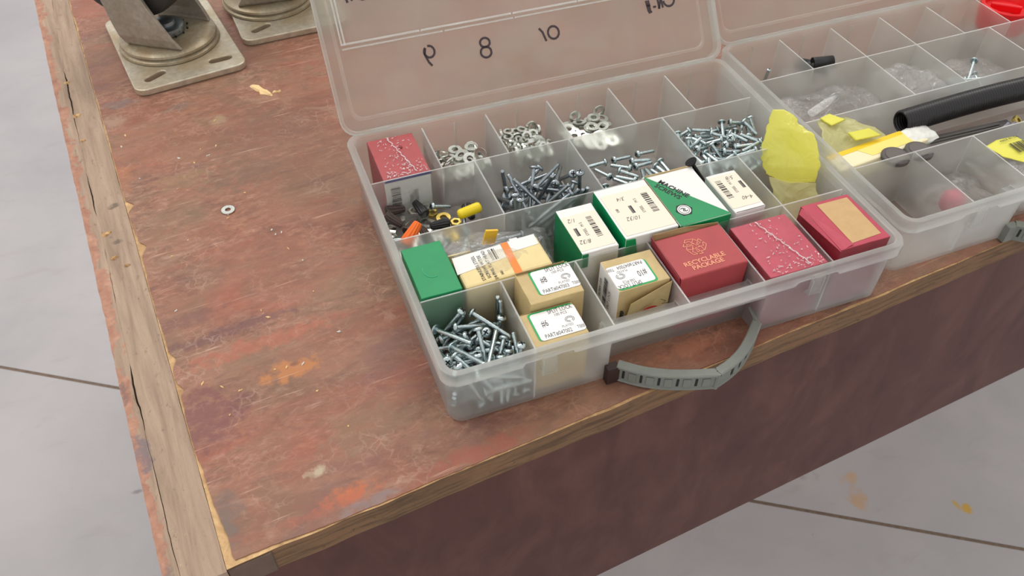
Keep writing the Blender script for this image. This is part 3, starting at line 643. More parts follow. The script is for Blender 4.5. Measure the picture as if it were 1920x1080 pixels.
# settled poses of the loose hardware: kind, position in mm, quaternion
SIM = {"P1":[["screw28",[18.99,19.78,3.7],[0.59,0.652,-0.214,0.426]],
["screw28",[23.52,48.92,3.7],[0.47,0.583,-0.361,-0.556]],
["screw28",[33.04,21.25,3.7],[0.655,0.496,0.475,0.316]],
["screw28",[33.62,46.51,3.7],[0.547,0.35,0.59,0.48]],
["screw28",[49.19,28.3,3.7],[0.35,-0.293,-0.621,-0.638]],
["screw28",[49.24,19.79,7.22],[0.62,0.696,0.247,-0.264]],
["screw28",[35.42,43.4,7.62],[0.35,0.648,0.446,-0.509]],
["screw28",[30.89,44.4,7.64],[0.529,0.401,-0.676,0.319]],
["screw28",[19.63,26.94,8.08],[0.803,-0.139,-0.541,0.207]],
["screw28",[16.84,45.29,8.4],[0.535,-0.6,-0.008,-0.595]],
["screw28",[36.62,18.09,8.52],[0.235,0.733,0.262,-0.582]],
["screw28",[19.79,13.35,8.87],[0.047,-0.798,0.041,0.599]],
["screw28",[24.17,30.06,9.51],[0.34,0.367,-0.703,-0.506]],
["screw28",[37.78,27.49,9.7],[0.239,-0.61,-0.079,-0.752]],
["screw28",[33.08,32.97,10.18],[0.271,0.756,0.374,0.464]],
["screw28",[37.22,37.62,10.91],[0.331,0.583,0.375,0.64]],
["screw28",[27.8,44.64,10.97],[0.835,0.493,-0.034,0.243]],
["screw28",[7.8,17.81,11.87],[0.46,-0.869,0.171,0.055]],
["screw28",[19.24,35.41,12.08],[0.258,0.414,0.348,-0.801]],
["screw28",[14.89,19.71,12.25],[0.362,0.096,0.632,0.678]],
["screw28",[45.38,17.88,12.59],[0.352,0.862,0.267,-0.248]],
["screw28",[40.97,48.24,13.35],[0.896,0.228,-0.24,0.296]],
["screw28",[40.43,17.31,13.38],[0.656,-0.077,0.319,0.679]],
["screw28",[25.28,47.54,13.76],[0.493,-0.599,0.064,-0.628]],
["screw28",[36.22,14.34,13.77],[0.751,-0.163,0.255,0.586]],
["screw28",[40.27,12.53,14.54],[0.97,-0.211,0.122,-0.01]],
["screw28",[26.38,19.54,14.61],[0.967,-0.237,-0.013,-0.091]],
["screw28",[16.85,46.6,14.74],[0.896,0.189,0.392,0.086]],
["screw28",[19.97,40.26,14.85],[0.529,-0.134,-0.78,0.307]],
["screw28",[21.29,55.0,14.95],[0.272,-0.142,-0.949,0.071]],
["screw28",[43.94,43.44,15.01],[0.959,-0.053,0.187,0.205]],
["screw28",[37.39,7.7,15.01],[0.504,-0.525,-0.496,0.474]],
["screw28",[15.72,14.2,15.15],[0.196,-0.854,-0.242,-0.417]],
["screw28",[39.67,39.48,15.43],[0.328,0.56,-0.208,0.732]],
["screw28",[7.7,54.89,15.75],[0.006,-0.588,0.808,-0.042]],
["screw28",[40.64,31.61,17.14],[0.801,-0.44,-0.4,0.069]],
["screw28",[38.36,24.12,18.05],[0.86,-0.356,0.348,0.111]],
["screw28",[16.62,42.03,18.27],[0.085,0.454,-0.264,0.847]],
["screw28",[22.88,17.22,18.63],[0.453,-0.625,-0.125,0.624]],
["screw28",[7.7,28.08,18.69],[0.371,-0.457,-0.595,-0.547]],
["screw28",[24.4,27.47,18.78],[0.381,0.589,0.551,0.451]],
["screw28",[49.03,54.9,19.7],[0.034,0.548,-0.836,0.014]],
["screw28",[17.99,13.75,19.7],[0.872,-0.274,-0.099,0.394]],
["screw28",[49.25,20.85,19.81],[0.451,0.891,0.03,-0.049]],
["screw28",[25.47,51.23,20.04],[0.051,-0.742,-0.164,0.649]],
["screw28",[49.3,48.43,20.13],[0.149,0.941,0.295,-0.078]],
["screw28",[24.64,31.87,20.2],[0.507,-0.588,-0.458,0.433]],
["screw28",[19.8,54.9,21.52],[0.949,0.015,0.309,-0.054]],
["screw28",[33.19,48.5,22.72],[0.553,0.431,-0.423,-0.574]],
["screw28",[20.7,17.74,23.75],[0.732,-0.57,-0.08,0.365]],
["screw28",[30.91,28.14,24.3],[0.22,-0.083,0.365,0.901]],
["screw28",[45.99,12.82,24.49],[0.07,0.086,0.099,0.989]],
["screw28",[16.59,10.88,24.5],[0.189,-0.209,0.11,0.953]],
["screw28",[41.03,44.58,25.03],[0.272,0.196,-0.587,-0.737]],
["screw28",[35.58,26.99,25.26],[0.431,0.092,-0.7,0.562]],
["screw28",[18.04,43.56,25.67],[0.093,-0.519,0.581,0.62]],
["screw28",[7.71,33.28,25.98],[0.27,0.132,0.504,-0.81]],
["screw28",[31.91,7.7,26.17],[0.814,-0.114,-0.557,0.114]],
["screw28",[10.07,12.67,27.19],[0.22,-0.971,0.073,-0.056]],
["screw28",[21.11,25.92,27.36],[0.587,-0.781,-0.13,0.17]]],
"P2":[["washer",[102.87,154.28,9.55],[1.0,0.0,0.0,-0.015]],
["washer",[92.02,122.61,9.55],[0.605,0.0,0.0,0.796]],
["washer",[100.27,146.28,10.2],[0.034,0.149,0.986,0.063]],
["screw36",[114.85,130.85,11.23],[0.723,0.422,-0.546,0.021]],
["screw36",[111.41,115.35,11.23],[0.44,-0.568,0.391,-0.575]],
["screw36",[91.07,141.06,11.35],[0.105,0.107,0.681,0.717]],
["screw36",[102.22,135.17,11.88],[0.561,0.654,0.174,-0.476]],
["screw36",[95.63,141.01,13.01],[0.561,0.386,-0.589,0.437]],
["screw36",[86.13,140.97,13.12],[0.079,-0.047,0.725,0.682]],
["washer",[132.15,153.26,13.61],[0.572,-0.416,0.572,-0.416]],
["screw36",[129.67,140.94,13.98],[0.239,-0.174,-0.679,-0.672]],
["screw36",[121.17,134.9,15.71],[0.084,-0.272,-0.714,0.639]],
["screw36",[104.42,129.71,15.8],[0.298,-0.756,-0.181,-0.555]],
["screw36",[105.54,142.74,16.27],[0.132,-0.495,-0.476,-0.714]],
["screw36",[97.63,140.35,17.27],[0.028,0.434,0.472,-0.767]],
["screw36",[118.89,140.82,18.62],[0.434,0.002,0.518,-0.737]],
["screw36",[107.07,127.99,19.74],[0.326,-0.538,-0.273,-0.727]],
["screw36",[126.48,141.54,21.15],[0.579,0.786,-0.164,0.145]],
["screw36",[93.35,127.83,21.37],[0.758,-0.29,0.365,0.457]],
["screw36",[115.93,147.78,23.4],[0.6,-0.578,-0.513,0.208]],
["screw36",[102.63,151.07,24.78],[0.458,-0.473,0.094,-0.747]],
["screw36",[107.73,145.56,25.04],[0.087,0.812,0.013,-0.578]],
["screw36",[86.14,142.88,25.05],[0.37,0.188,0.466,-0.782]],
["screw36",[119.46,122.31,26.3],[0.585,0.095,0.399,0.7]],
["screw36",[89.61,129.32,26.57],[0.462,-0.828,0.227,0.223]],
["screw36",[86.15,121.89,26.79],[0.979,-0.123,0.045,0.159]],
["screw36",[86.75,117.34,26.99],[0.663,-0.023,0.089,0.743]],
["screw36",[124.15,118.29,27.1],[0.149,-0.899,-0.408,0.061]],
["screw36",[128.82,118.61,27.21],[0.131,-0.679,-0.722,-0.039]],
["screw36",[115.21,117.35,28.28],[0.317,-0.369,-0.855,0.178]],
["screw36",[109.63,115.23,29.29],[0.428,-0.411,-0.781,0.195]],
["screw36",[102.88,138.3,29.61],[0.858,-0.389,0.057,-0.331]],
["screw36",[130.4,145.33,29.91],[0.535,0.244,0.302,-0.751]],
["screw36",[102.53,132.57,30.23],[0.437,0.828,0.303,0.177]],
["screw36",[104.13,147.85,31.19],[0.681,0.359,-0.596,-0.23]],
["screw36",[93.73,134.14,31.39],[0.509,0.786,0.326,-0.127]],
["screw36",[88.96,150.16,31.93],[0.173,-0.979,0.002,-0.107]],
["screw36",[112.89,135.03,32.24],[0.756,0.294,0.513,-0.28]],
["screw36",[106.77,115.26,33.01],[0.794,-0.228,0.425,-0.369]],
["screw36",[130.43,123.51,33.29],[0.942,-0.0,-0.026,-0.333]],
["screw36",[108.85,132.04,34.22],[0.159,-0.483,-0.854,-0.111]],
["screw36",[116.49,145.25,34.51],[0.093,-0.442,-0.493,0.744]],
["screw36",[109.23,121.36,34.62],[0.238,-0.864,-0.376,0.237]],
["screw36",[123.05,142.17,35.24],[0.788,0.557,-0.135,-0.226]]],
"P3":[["nut",[58.23,208.66,22.89],[0.745,-0.181,-0.17,-0.619]],
["nut",[86.08,197.54,21.35],[0.397,0.0,0.0,-0.918]],
["nut",[80.84,202.52,21.35],[0.982,-0.0,-0.0,-0.188]],
["nut",[63.36,190.37,21.35],[0.0,0.785,0.619,0.0]],
["nut",[69.57,186.9,21.35],[0.0,0.969,0.246,0.0]],
["nut",[54.93,180.98,23.47],[0.213,-0.67,-0.225,0.674]],
["nut",[58.67,198.17,21.35],[0.486,-0.0,0.0,-0.874]],
["nut",[78.76,184.5,21.35],[0.0,-0.195,-0.981,-0.0]],
["nut",[54.85,192.24,23.55],[0.193,-0.68,0.193,-0.68]],
["nut",[86.13,210.85,21.35],[1.0,0.0,-0.0,0.017]],
["nut",[85.56,191.33,22.79],[0.125,-0.372,0.897,0.203]],
["nut",[66.52,180.49,21.35],[0.894,0.0,0.0,0.449]],
["nut",[78.8,193.72,21.35],[0.0,-0.877,0.48,-0.0]],
["nut",[87.25,181.78,26.74],[0.39,0.59,-0.39,-0.59]],
["washer",[61.04,182.24,22.34],[0.161,-0.263,0.945,-0.109]],
["washer",[89.15,181.85,24.64],[0.67,0.225,-0.67,-0.225]],
["washer",[83.42,201.61,23.25],[0.142,-0.0,-0.0,-0.99]],
["washer",[70.7,192.8,23.48],[0.073,0.715,0.67,-0.186]],
["washer",[70.77,191.0,22.96],[0.261,0.035,0.196,0.944]],
["washer",[74.52,209.13,20.55],[0.0,0.94,0.342,0.0]],
["washer",[62.31,204.12,23.34],[0.71,-0.192,0.157,0.659]],
["washer",[84.09,183.58,23.67],[0.915,-0.036,0.216,-0.338]],
["washer",[83.53,181.75,22.54],[0.125,-0.89,-0.399,0.18]],
["washer",[64.52,209.83,23.12],[0.58,-0.3,-0.021,-0.757]],
["washer",[70.8,181.65,23.82],[0.041,-0.699,0.713,-0.044]],
["washer",[84.5,205.5,24.35],[0.993,-0.0,0.0,-0.115]],
["washer",[72.51,199.88,20.55],[0.442,0.0,-0.0,0.897]],
["washer",[58.29,202.65,22.75],[0.82,-0.217,0.119,0.516]],
["washer",[59.55,186.92,23.54],[0.317,0.002,0.948,-0.035]],
["washer",[54.05,209.6,24.61],[0.672,-0.219,0.672,-0.219]],
["washer",[86.96,197.84,26.97],[0.27,-0.481,0.154,-0.82]],
["washer",[66.69,202.85,21.4],[0.134,-0.068,0.065,0.986]],
["washer",[75.0,198.97,24.31],[0.067,0.941,0.288,0.167]],
["washer",[73.76,209.77,21.65],[0.0,0.112,0.994,-0.0]],
["washer",[75.68,181.71,23.23],[0.946,0.105,-0.289,-0.105]],
["washer",[76.01,200.26,23.34],[0.005,0.981,0.02,0.19]],
["washer",[64.46,194.78,24.31],[0.185,-0.341,0.385,0.837]],
["washer",[78.86,191.71,25.41],[0.767,0.163,0.184,-0.592]],
["washer",[86.04,189.38,28.72],[0.817,0.365,-0.446,0.009]]],
"P4":[["nut",[111.15,180.51,21.35],[0.899,-0.0,-0.0,0.438]],
["nut",[117.54,180.65,23.8],[0.093,-0.588,-0.489,0.638]],
["nut",[132.1,197.36,23.64],[0.481,-0.846,0.227,0.025]],
["nut",[112.62,187.41,21.35],[0.731,-0.0,0.0,0.682]],
["nut",[121.02,184.27,25.22],[0.096,-0.335,0.231,-0.909]],
["nut",[118.22,189.34,23.47],[0.64,0.132,-0.695,-0.301]],
["nut",[111.38,204.16,24.05],[0.888,0.0,-0.0,-0.46]],
["nut",[132.26,202.06,21.35],[0.992,-0.0,0.0,-0.129]],
["nut",[132.31,209.18,21.35],[0.0,0.998,0.069,0.0]],
["nut",[110.97,182.17,24.05],[0.0,-0.309,0.951,-0.0]],
["nut",[127.37,180.86,25.17],[0.105,-0.688,0.299,-0.653]],
["nut",[111.85,203.61,21.35],[0.0,0.404,0.915,0.0]],
["ring",[132.34,190.36,22.79],[0.278,-0.949,0.043,-0.144]],
["ring",[123.19,210.76,20.85],[0.0,-0.527,-0.85,-0.0]],
["ring",[125.19,202.62,20.85],[0.0,-0.99,0.139,-0.0]],
["ring",[111.17,192.19,22.73],[0.648,-0.06,-0.308,-0.694]],
["ring",[123.39,181.21,20.85],[0.0,-0.847,-0.532,0.0]],
["ring",[131.88,180.73,20.85],[0.0,-0.18,0.984,-0.0]],
["ring",[123.07,188.2,22.77],[0.032,-0.708,-0.629,-0.32]],
["ring",[132.07,211.86,26.17],[0.108,0.113,-0.698,0.699]],
["ring",[109.6,210.77,25.26],[0.701,0.415,0.437,0.381]],
["ring",[111.01,210.64,20.85],[0.0,1.0,-0.016,-0.0]],
["ring",[132.13,213.65,23.47],[0.698,-0.698,-0.111,-0.111]],
["ring",[114.64,211.01,22.58],[0.034,0.952,-0.153,-0.264]],
["ring",[126.05,193.28,20.85],[0.708,0.0,-0.0,-0.706]],
["ring",[124.15,209.88,25.91],[0.996,0.028,0.055,0.067]],
["ring",[121.39,211.02,22.55],[0.45,0.0,-0.0,0.893]],
["ring",[128.52,188.14,22.55],[0.79,0.26,0.046,-0.554]],
["ring",[112.84,198.12,23.33],[0.782,0.395,0.218,-0.43]],
["ring",[132.17,187.49,24.85],[0.956,0.236,0.044,0.166]],
["ring",[132.32,180.62,22.55],[0.368,-0.0,0.0,0.93]],
["ring",[111.55,188.2,26.18],[0.202,0.039,0.532,-0.821]],
["ring",[132.26,180.54,24.25],[0.0,0.425,0.905,-0.0]],
["ring",[115.46,193.14,23.94],[0.054,0.66,0.166,0.731]],
["ring",[116.72,184.11,27.91],[0.895,-0.225,-0.228,0.309]],
["ring",[117.99,202.03,22.5],[0.953,0.199,0.157,0.168]],
["ring",[130.44,204.03,24.84],[0.196,-0.911,0.361,0.007]],
["ring",[108.46,180.97,28.87],[0.676,0.229,-0.669,-0.208]],
["ring",[123.35,183.73,25.95],[0.182,0.523,-0.749,-0.364]],
["ring",[111.95,204.07,26.52],[0.651,-0.03,0.026,0.758]],
["ring",[118.77,206.37,23.56],[0.286,0.354,0.675,-0.58]],
["ring",[133.38,185.14,28.38],[0.764,-0.028,-0.571,-0.298]],
["ring",[125.57,202.87,24.9],[0.766,0.413,-0.104,-0.481]],
["ring",[127.84,207.84,23.4],[0.631,-0.014,-0.121,0.766]],
["ring",[119.74,194.01,23.94],[0.313,-0.047,0.503,0.804]],
["ring",[132.29,194.69,23.69],[0.067,0.063,0.874,0.477]],
["ring",[108.35,197.75,23.47],[0.707,0.0,0.707,0.0]],
["ring",[119.05,201.61,23.84],[0.08,-0.888,0.383,0.241]],
["ring",[114.33,210.82,25.99],[0.942,0.002,0.005,0.336]],
["ring",[128.51,191.62,25.85],[0.918,-0.344,-0.169,0.104]],
["ring",[125.13,195.56,24.8],[0.25,0.629,0.689,-0.26]],
["ring",[134.96,205.67,26.13],[0.129,0.688,-0.121,-0.704]],
["ring",[120.92,198.68,24.35],[0.881,0.254,0.369,-0.151]],
["ring",[120.42,210.92,24.25],[0.0,-0.414,0.91,0.0]],
["ring",[111.95,194.52,25.81],[0.373,0.826,0.249,0.343]],
["ring",[110.54,184.3,28.97],[0.338,0.424,0.448,0.711]],
["ring",[125.05,196.68,26.08],[0.329,-0.119,-0.341,-0.873]],
["ring",[108.35,193.26,28.79],[0.672,0.219,-0.672,-0.219]]],
"P5":[["washer",[181.93,197.22,19.55],[0.409,0.0,-0.0,-0.912]],
["washer",[158.55,204.51,19.55],[0.698,-0.0,0.0,0.716]],
["washer",[186.55,181.63,19.55],[0.46,-0.0,-0.0,0.888]],
["washer",[178.05,209.65,20.24],[0.072,0.274,-0.959,-0.016]],
["washer",[160.74,209.71,20.56],[0.975,-0.033,0.035,0.217]],
["washer",[158.34,204.12,21.72],[0.578,0.107,0.056,-0.807]],
["washer",[173.33,199.82,21.45],[0.036,-0.996,-0.021,0.078]],
["washer",[170.51,208.63,19.55],[0.0,-0.988,-0.156,-0.0]],
["washer",[167.36,213.95,23.61],[0.321,-0.321,0.63,0.63]],
["washer",[186.54,202.51,20.27],[0.068,0.977,-0.2,-0.04]],
["washer",[167.92,202.82,20.39],[0.378,0.05,0.079,-0.921]],
["washer",[186.74,213.95,23.85],[0.207,-0.207,0.676,0.676]],
["washer",[180.31,209.55,21.02],[0.064,-0.461,-0.884,0.038]],
["washer",[166.85,189.75,20.69],[0.329,0.083,-0.09,0.936]],
["washer",[184.74,190.55,20.65],[0.628,-0.0,-0.0,0.778]],
["washer",[175.75,186.4,19.55],[0.999,0.0,0.0,0.037]],
["washer",[174.86,200.04,22.62],[0.97,0.041,0.04,0.236]],
["washer",[158.48,189.81,19.55],[0.283,-0.0,-0.0,0.959]],
["washer",[166.04,195.33,20.23],[0.242,0.005,-0.075,0.967]],
["washer",[176.31,190.2,21.29],[0.486,0.071,-0.009,-0.871]],
["washer",[166.36,185.44,20.92],[0.125,-0.542,-0.827,-0.088]],
["washer",[172.84,181.74,20.87],[0.13,-0.914,-0.379,-0.065]],
["washer",[186.76,208.55,21.18],[0.584,-0.062,0.04,-0.808]],
["washer",[158.62,194.65,21.12],[0.707,0.051,0.008,-0.705]],
["washer",[182.55,198.05,22.15],[0.933,-0.057,-0.157,0.319]],
["washer",[180.28,209.16,22.9],[0.769,0.002,-0.011,-0.639]],
["washer",[182.39,181.98,21.09],[0.077,-0.99,0.109,-0.044]],
["washer",[158.54,194.2,22.18],[0.1,-0.026,-0.045,0.994]],
["washer",[157.35,181.56,22.9],[0.304,0.834,-0.357,-0.291]],
["washer",[168.73,208.7,21.92],[0.116,0.903,0.406,-0.077]]],
"P6":[["screw15",[233.01,159.02,22.19],[0.743,-0.648,0.16,0.053]],
["screw15",[251.26,164.7,22.19],[0.472,0.562,0.36,0.576]],
["screw15",[254.72,119.48,22.19],[0.601,0.391,-0.541,-0.44]],
["screw15",[223.6,129.31,22.19],[0.741,0.652,0.142,-0.074]],
["screw15",[274.81,159.04,22.19],[0.077,0.271,0.61,0.741]],
["screw15",[241.34,125.92,22.19],[0.63,0.356,0.564,-0.398]],
["screw15",[228.42,159.32,22.19],[0.572,0.428,-0.512,0.477]],
["screw15",[231.25,147.82,22.19],[0.681,-0.497,0.445,-0.301]],
["screw15",[277.6,155.0,22.19],[0.286,-0.053,-0.665,0.687]],
["screw15",[265.53,153.61,22.19],[0.667,-0.66,0.098,-0.331]],
["screw15",[264.88,146.21,22.19],[0.653,0.656,-0.123,-0.357]],
["screw15",[253.27,155.02,22.19],[0.27,0.622,0.242,-0.694]],
["screw15",[248.28,142.83,22.19],[0.562,-0.614,-0.261,0.489]],
["screw15",[239.3,141.39,22.19],[0.678,0.134,-0.654,-0.307]],
["screw15",[228.98,115.3,22.19],[0.576,0.36,0.562,0.472]],
["screw15",[244.14,157.12,22.19],[0.743,0.036,-0.666,0.043]],
["screw15",[271.32,135.35,22.19],[0.268,0.363,0.56,-0.695]],
["screw15",[232.48,136.04,22.19],[0.612,-0.404,0.532,-0.425]],
["screw15",[230.73,125.9,22.19],[0.583,-0.643,0.178,0.464]],
["screw15",[253.54,135.72,22.19],[0.661,0.099,-0.66,-0.344]],
["screw15",[267.07,164.64,22.2],[0.744,0.038,-0.666,0.037]],
["screw15",[238.28,121.02,22.22],[0.724,0.667,-0.018,0.178]],
["screw15",[244.24,161.64,22.25],[0.601,0.33,-0.579,-0.441]],
["screw15",[267.44,137.93,22.25],[0.222,0.447,0.494,-0.712]],
["screw15",[271.53,115.28,22.25],[0.15,0.633,0.208,0.731]],
["screw15",[269.8,123.12,22.28],[0.105,-0.528,-0.406,0.739]],
["screw15",[258.93,153.11,22.29],[0.678,-0.657,0.082,-0.319]],
["screw15",[259.24,127.76,22.29],[0.671,0.358,0.561,0.327]],
["screw15",[254.0,124.1,22.3],[0.703,-0.363,-0.558,0.252]],
["screw15",[280.11,126.4,22.3],[0.036,-0.041,-0.664,0.746]],
["screw15",[255.05,115.19,23.52],[0.698,0.232,0.552,0.392]],
["screw15",[274.47,145.7,23.88],[0.48,-0.118,0.742,-0.454]],
["screw15",[244.03,131.65,24.04],[0.262,0.726,0.23,0.593]],
["screw15",[228.9,143.81,24.92],[0.586,0.647,-0.474,-0.118]],
["screw15",[223.49,159.17,25.43],[0.297,-0.097,0.456,0.833]],
["screw15",[252.95,142.63,25.44],[0.588,-0.151,-0.451,0.654]],
["screw15",[228.2,164.67,25.53],[0.652,0.36,0.284,0.604]],
["screw15",[274.67,132.67,25.62],[0.283,0.218,0.809,0.467]],
["screw15",[241.65,139.19,25.83],[0.001,-0.216,0.375,0.902]],
["screw15",[244.76,149.31,26.08],[0.113,0.509,-0.18,0.834]],
["screw15",[269.01,117.99,26.13],[0.346,0.36,0.709,0.499]],
["screw15",[271.18,143.51,26.28],[0.207,0.637,-0.387,0.633]],
["screw15",[235.54,121.28,26.31],[0.734,0.476,-0.159,0.459]],
["screw15",[270.64,124.82,26.38],[0.684,-0.315,0.657,-0.023]],
["screw15",[261.97,137.24,26.45],[0.639,-0.403,-0.621,0.21]],
["screw15",[259.98,129.28,26.76],[0.525,0.525,0.184,0.644]],
["screw15",[243.68,163.09,26.78],[0.519,0.633,0.376,0.435]],
["screw15",[250.28,134.4,26.8],[0.267,0.578,-0.242,-0.732]],
["screw15",[253.47,117.98,26.84],[0.112,-0.626,-0.244,-0.732]],
["screw15",[257.89,158.98,26.86],[0.629,-0.536,-0.19,-0.53]],
["screw15",[263.31,147.2,26.87],[0.409,0.018,-0.671,-0.618]],
["screw15",[243.23,127.89,26.9],[0.457,-0.538,0.258,-0.659]],
["screw15",[229.0,149.71,27.0],[0.099,0.888,-0.158,-0.42]],
["screw15",[272.6,161.69,27.08],[0.465,0.373,-0.559,-0.576]],
["screw15",[251.77,152.6,27.29],[0.563,-0.636,-0.133,0.511]],
["screw15",[233.94,153.27,27.31],[0.405,-0.66,0.301,0.557]],
["screw15",[280.01,155.01,27.31],[0.179,-0.128,0.335,0.916]],
["screw15",[229.6,128.55,27.32],[0.118,0.054,0.739,-0.661]],
["screw15",[245.54,123.15,27.52],[0.645,0.307,0.583,0.387]],
["screw15",[233.73,132.25,27.52],[0.682,-0.723,-0.03,0.107]],
["screw15",[223.6,133.82,27.59],[0.537,0.455,0.519,-0.485]],
["screw15",[256.39,144.24,27.99],[0.606,-0.091,-0.37,0.698]],
["screw15",[276.1,152.67,28.3],[0.742,-0.548,0.012,0.386]],
["screw15",[223.49,147.19,28.57],[0.968,-0.245,0.053,-0.013]],
["screw15",[279.88,120.8,28.73],[0.0,-0.046,0.543,0.838]],
["screw15",[265.44,132.6,28.73],[0.512,0.454,0.281,0.673]],
["screw15",[230.85,142.11,28.91],[0.827,0.235,-0.509,-0.038]],
["screw15",[225.86,121.04,29.09],[0.243,0.166,-0.82,0.491]],
["screw15",[247.99,118.19,29.1],[0.413,-0.396,-0.704,0.42]]],
"P7":[["screw15",[166.84,133.55,24.19],[0.646,0.332,0.579,-0.371]],
["screw15",[158.34,156.7,24.19],[0.62,0.414,0.524,0.413]],
["screw15",[201.4,137.91,24.19],[0.682,-0.576,-0.337,-0.299]],
["screw15",[157.06,121.11,24.19],[0.697,-0.558,0.367,0.263]],
["screw15",[170.86,135.84,24.19],[0.684,0.263,0.613,-0.294]],
["screw15",[188.44,150.19,24.19],[0.585,0.371,-0.555,-0.46]],
["screw15",[173.23,148.5,24.19],[0.27,0.622,-0.242,0.694]],
["screw15",[174.39,140.21,24.19],[0.196,0.366,-0.558,-0.718]],
["screw15",[183.02,134.73,24.19],[0.706,0.667,-0.007,-0.237]],
["screw15",[177.46,156.9,24.19],[0.627,0.423,-0.516,-0.402]],
["screw15",[158.47,146.59,24.19],[0.744,0.626,0.232,0.031]],
["screw15",[193.31,132.58,24.19],[0.745,0.639,0.194,-0.015]],
["screw15",[188.33,145.59,24.19],[0.742,0.052,-0.665,0.057]],
["screw15",[188.16,133.99,24.19],[0.124,0.098,-0.66,0.734]],
["screw15",[152.84,126.39,24.19],[0.728,-0.664,-0.069,-0.156]],
["screw15",[183.06,115.39,24.19],[0.402,0.516,0.423,0.627]],
["screw15",[197.39,134.74,24.19],[0.433,-0.543,0.388,0.606]],
["screw15",[196.59,118.35,24.23],[0.223,0.418,-0.52,-0.711]],
["screw15",[175.76,120.67,24.28],[0.62,0.663,-0.065,-0.415]],
["screw15",[195.53,156.99,24.3],[0.652,-0.259,-0.613,0.364]]],
"P8":[["nut",[17.23,125.9,19.47],[0.554,0.663,0.247,0.439]],
["nut",[51.88,141.3,17.35],[0.971,-0.0,-0.0,-0.241]],
["nut",[55.54,118.45,19.47],[0.707,-0.437,-0.556,-0.027]],
["nut",[10.03,142.16,19.47],[0.188,0.441,0.553,-0.682]],
["nut",[18.77,156.57,17.35],[0.174,-0.0,0.0,-0.985]],
["nut",[36.57,129.37,17.35],[0.0,-0.012,-1.0,-0.0]],
["nut",[29.3,161.54,17.35],[0.928,0.0,0.0,0.372]],
["nut",[40.3,155.26,17.35],[0.0,0.21,-0.978,0.0]],
["washer",[27.18,127.93,16.55],[0.0,-0.93,-0.367,0.0]],
["washer",[31.09,139.33,16.55],[0.899,-0.0,0.0,0.438]],
["washer",[24.62,148.44,16.55],[0.0,-0.987,0.158,0.0]],
["washer",[45.12,129.25,16.55],[0.0,0.174,0.985,-0.0]],
["washer",[34.76,147.39,17.13],[0.879,-0.063,0.011,-0.473]],
["washer",[10.54,152.48,16.55],[0.477,-0.0,-0.0,-0.879]],
["washer",[10.79,160.84,17.23],[0.069,0.993,-0.091,-0.03]],
["washer",[10.44,120.99,16.55],[0.965,0.0,-0.0,0.263]],
["washer",[45.67,148.63,17.65],[0.893,-0.0,-0.0,-0.451]],
["washer",[37.53,162.41,17.97],[0.706,-0.158,0.027,0.689]],
["washer",[45.81,148.62,16.55],[0.0,-0.506,0.862,0.0]],
["washer",[27.84,117.69,16.55],[0.0,-0.48,0.877,-0.0]],
["washer",[24.64,126.6,17.65],[0.271,0.0,-0.0,0.962]],
["washer",[20.88,135.49,16.55],[0.0,0.544,0.839,0.0]],
["wnut",[23.47,144.65,20.76],[0.598,-0.685,0.174,-0.377]],
["wnut",[24.16,116.81,20.89],[0.172,0.686,-0.172,-0.686]],
["wnut",[62.26,128.77,19.66],[0.497,-0.503,0.497,0.503]],
["wnut",[40.42,140.34,20.36],[0.411,-0.54,-0.406,0.612]],
["wnut",[17.85,163.34,20.66],[0.654,0.117,0.74,0.104]],
["wnut",[32.8,158.08,22.17],[0.406,-0.495,0.425,0.64]],
["wnut",[13.96,152.39,21.96],[0.11,0.725,-0.423,0.533]],
["wnut",[9.56,121.44,20.76],[0.5,0.5,0.5,-0.5]],
["wnut",[28.91,134.05,21.52],[0.361,-0.42,0.612,0.565]],
["wnut",[62.5,145.3,19.85],[0.566,0.566,0.424,-0.424]],
["screw15",[13.45,136.7,18.96],[0.775,0.362,0.513,0.07]],
["screw15",[37.62,119.94,18.66],[0.755,-0.464,0.446,0.126]],
["screw15",[51.76,120.18,18.19],[0.094,0.285,0.604,0.739]],
["screw15",[28.36,123.38,20.5],[0.299,-0.492,-0.211,0.79]],
["screw15",[46.53,156.92,20.22],[0.687,-0.254,-0.493,0.469]],
["screw15",[55.84,135.48,18.19],[0.611,0.63,0.219,-0.425]]]}

FILMW = mat_film('white_film_fold', opacity=.55, gloss=.12, shine=.2, base=(1, .96, .96))
# ------------------------------------------------------------------ printing helpers
def text(s, size, mat, parent, x, y, z, rz=0, name='print', align='CENTER', shear=0, sx=1.0, bold=0, M=None, lead=.85):
    c = bpy.data.curves.new('t', 'FONT'); c.body = s; c.size = size; c.align_x = align; c.align_y = 'CENTER'; c.shear = shear; c.offset = bold; c.resolution_u = 2; c.space_line = lead
    c.extrude = .00004
    o = bpy.data.objects.new('t', c); COL.objects.link(o); bpy.context.view_layer.update()
    me = bpy.data.meshes.new_from_object(o); bpy.data.objects.remove(o); bpy.data.curves.remove(c)
    T = Matrix.Translation((x, y, z+.00005)) @ Matrix.Rotation(rz, 4, 'Z') @ Matrix.Diagonal((sx, 1, 1, 1))
    if M: T = M @ T
    me.transform(T); me.materials.clear(); me.materials.append(mat)
    o = bpy.data.objects.new(name, me); COL.objects.link(o); o.parent = parent; return o
def rpoly(x0, x1, y0, y1, r, n=4):
    P = []
    for cx, cy, a in ((x1-r, y1-r, 0), (x0+r, y1-r, 90), (x0+r, y0+r, 180), (x1-r, y0+r, 270)):
        for k in range(n+1): t = math.radians(a+90*k/n); P.append((cx+r*math.cos(t), cy+r*math.sin(t)))
    return P
def flat(poly, z, mat, parent, name, h=.00012, M=None):
    m = MB(); m.prism(poly, z, z+h, M=M); return m.build(name, mat, parent)
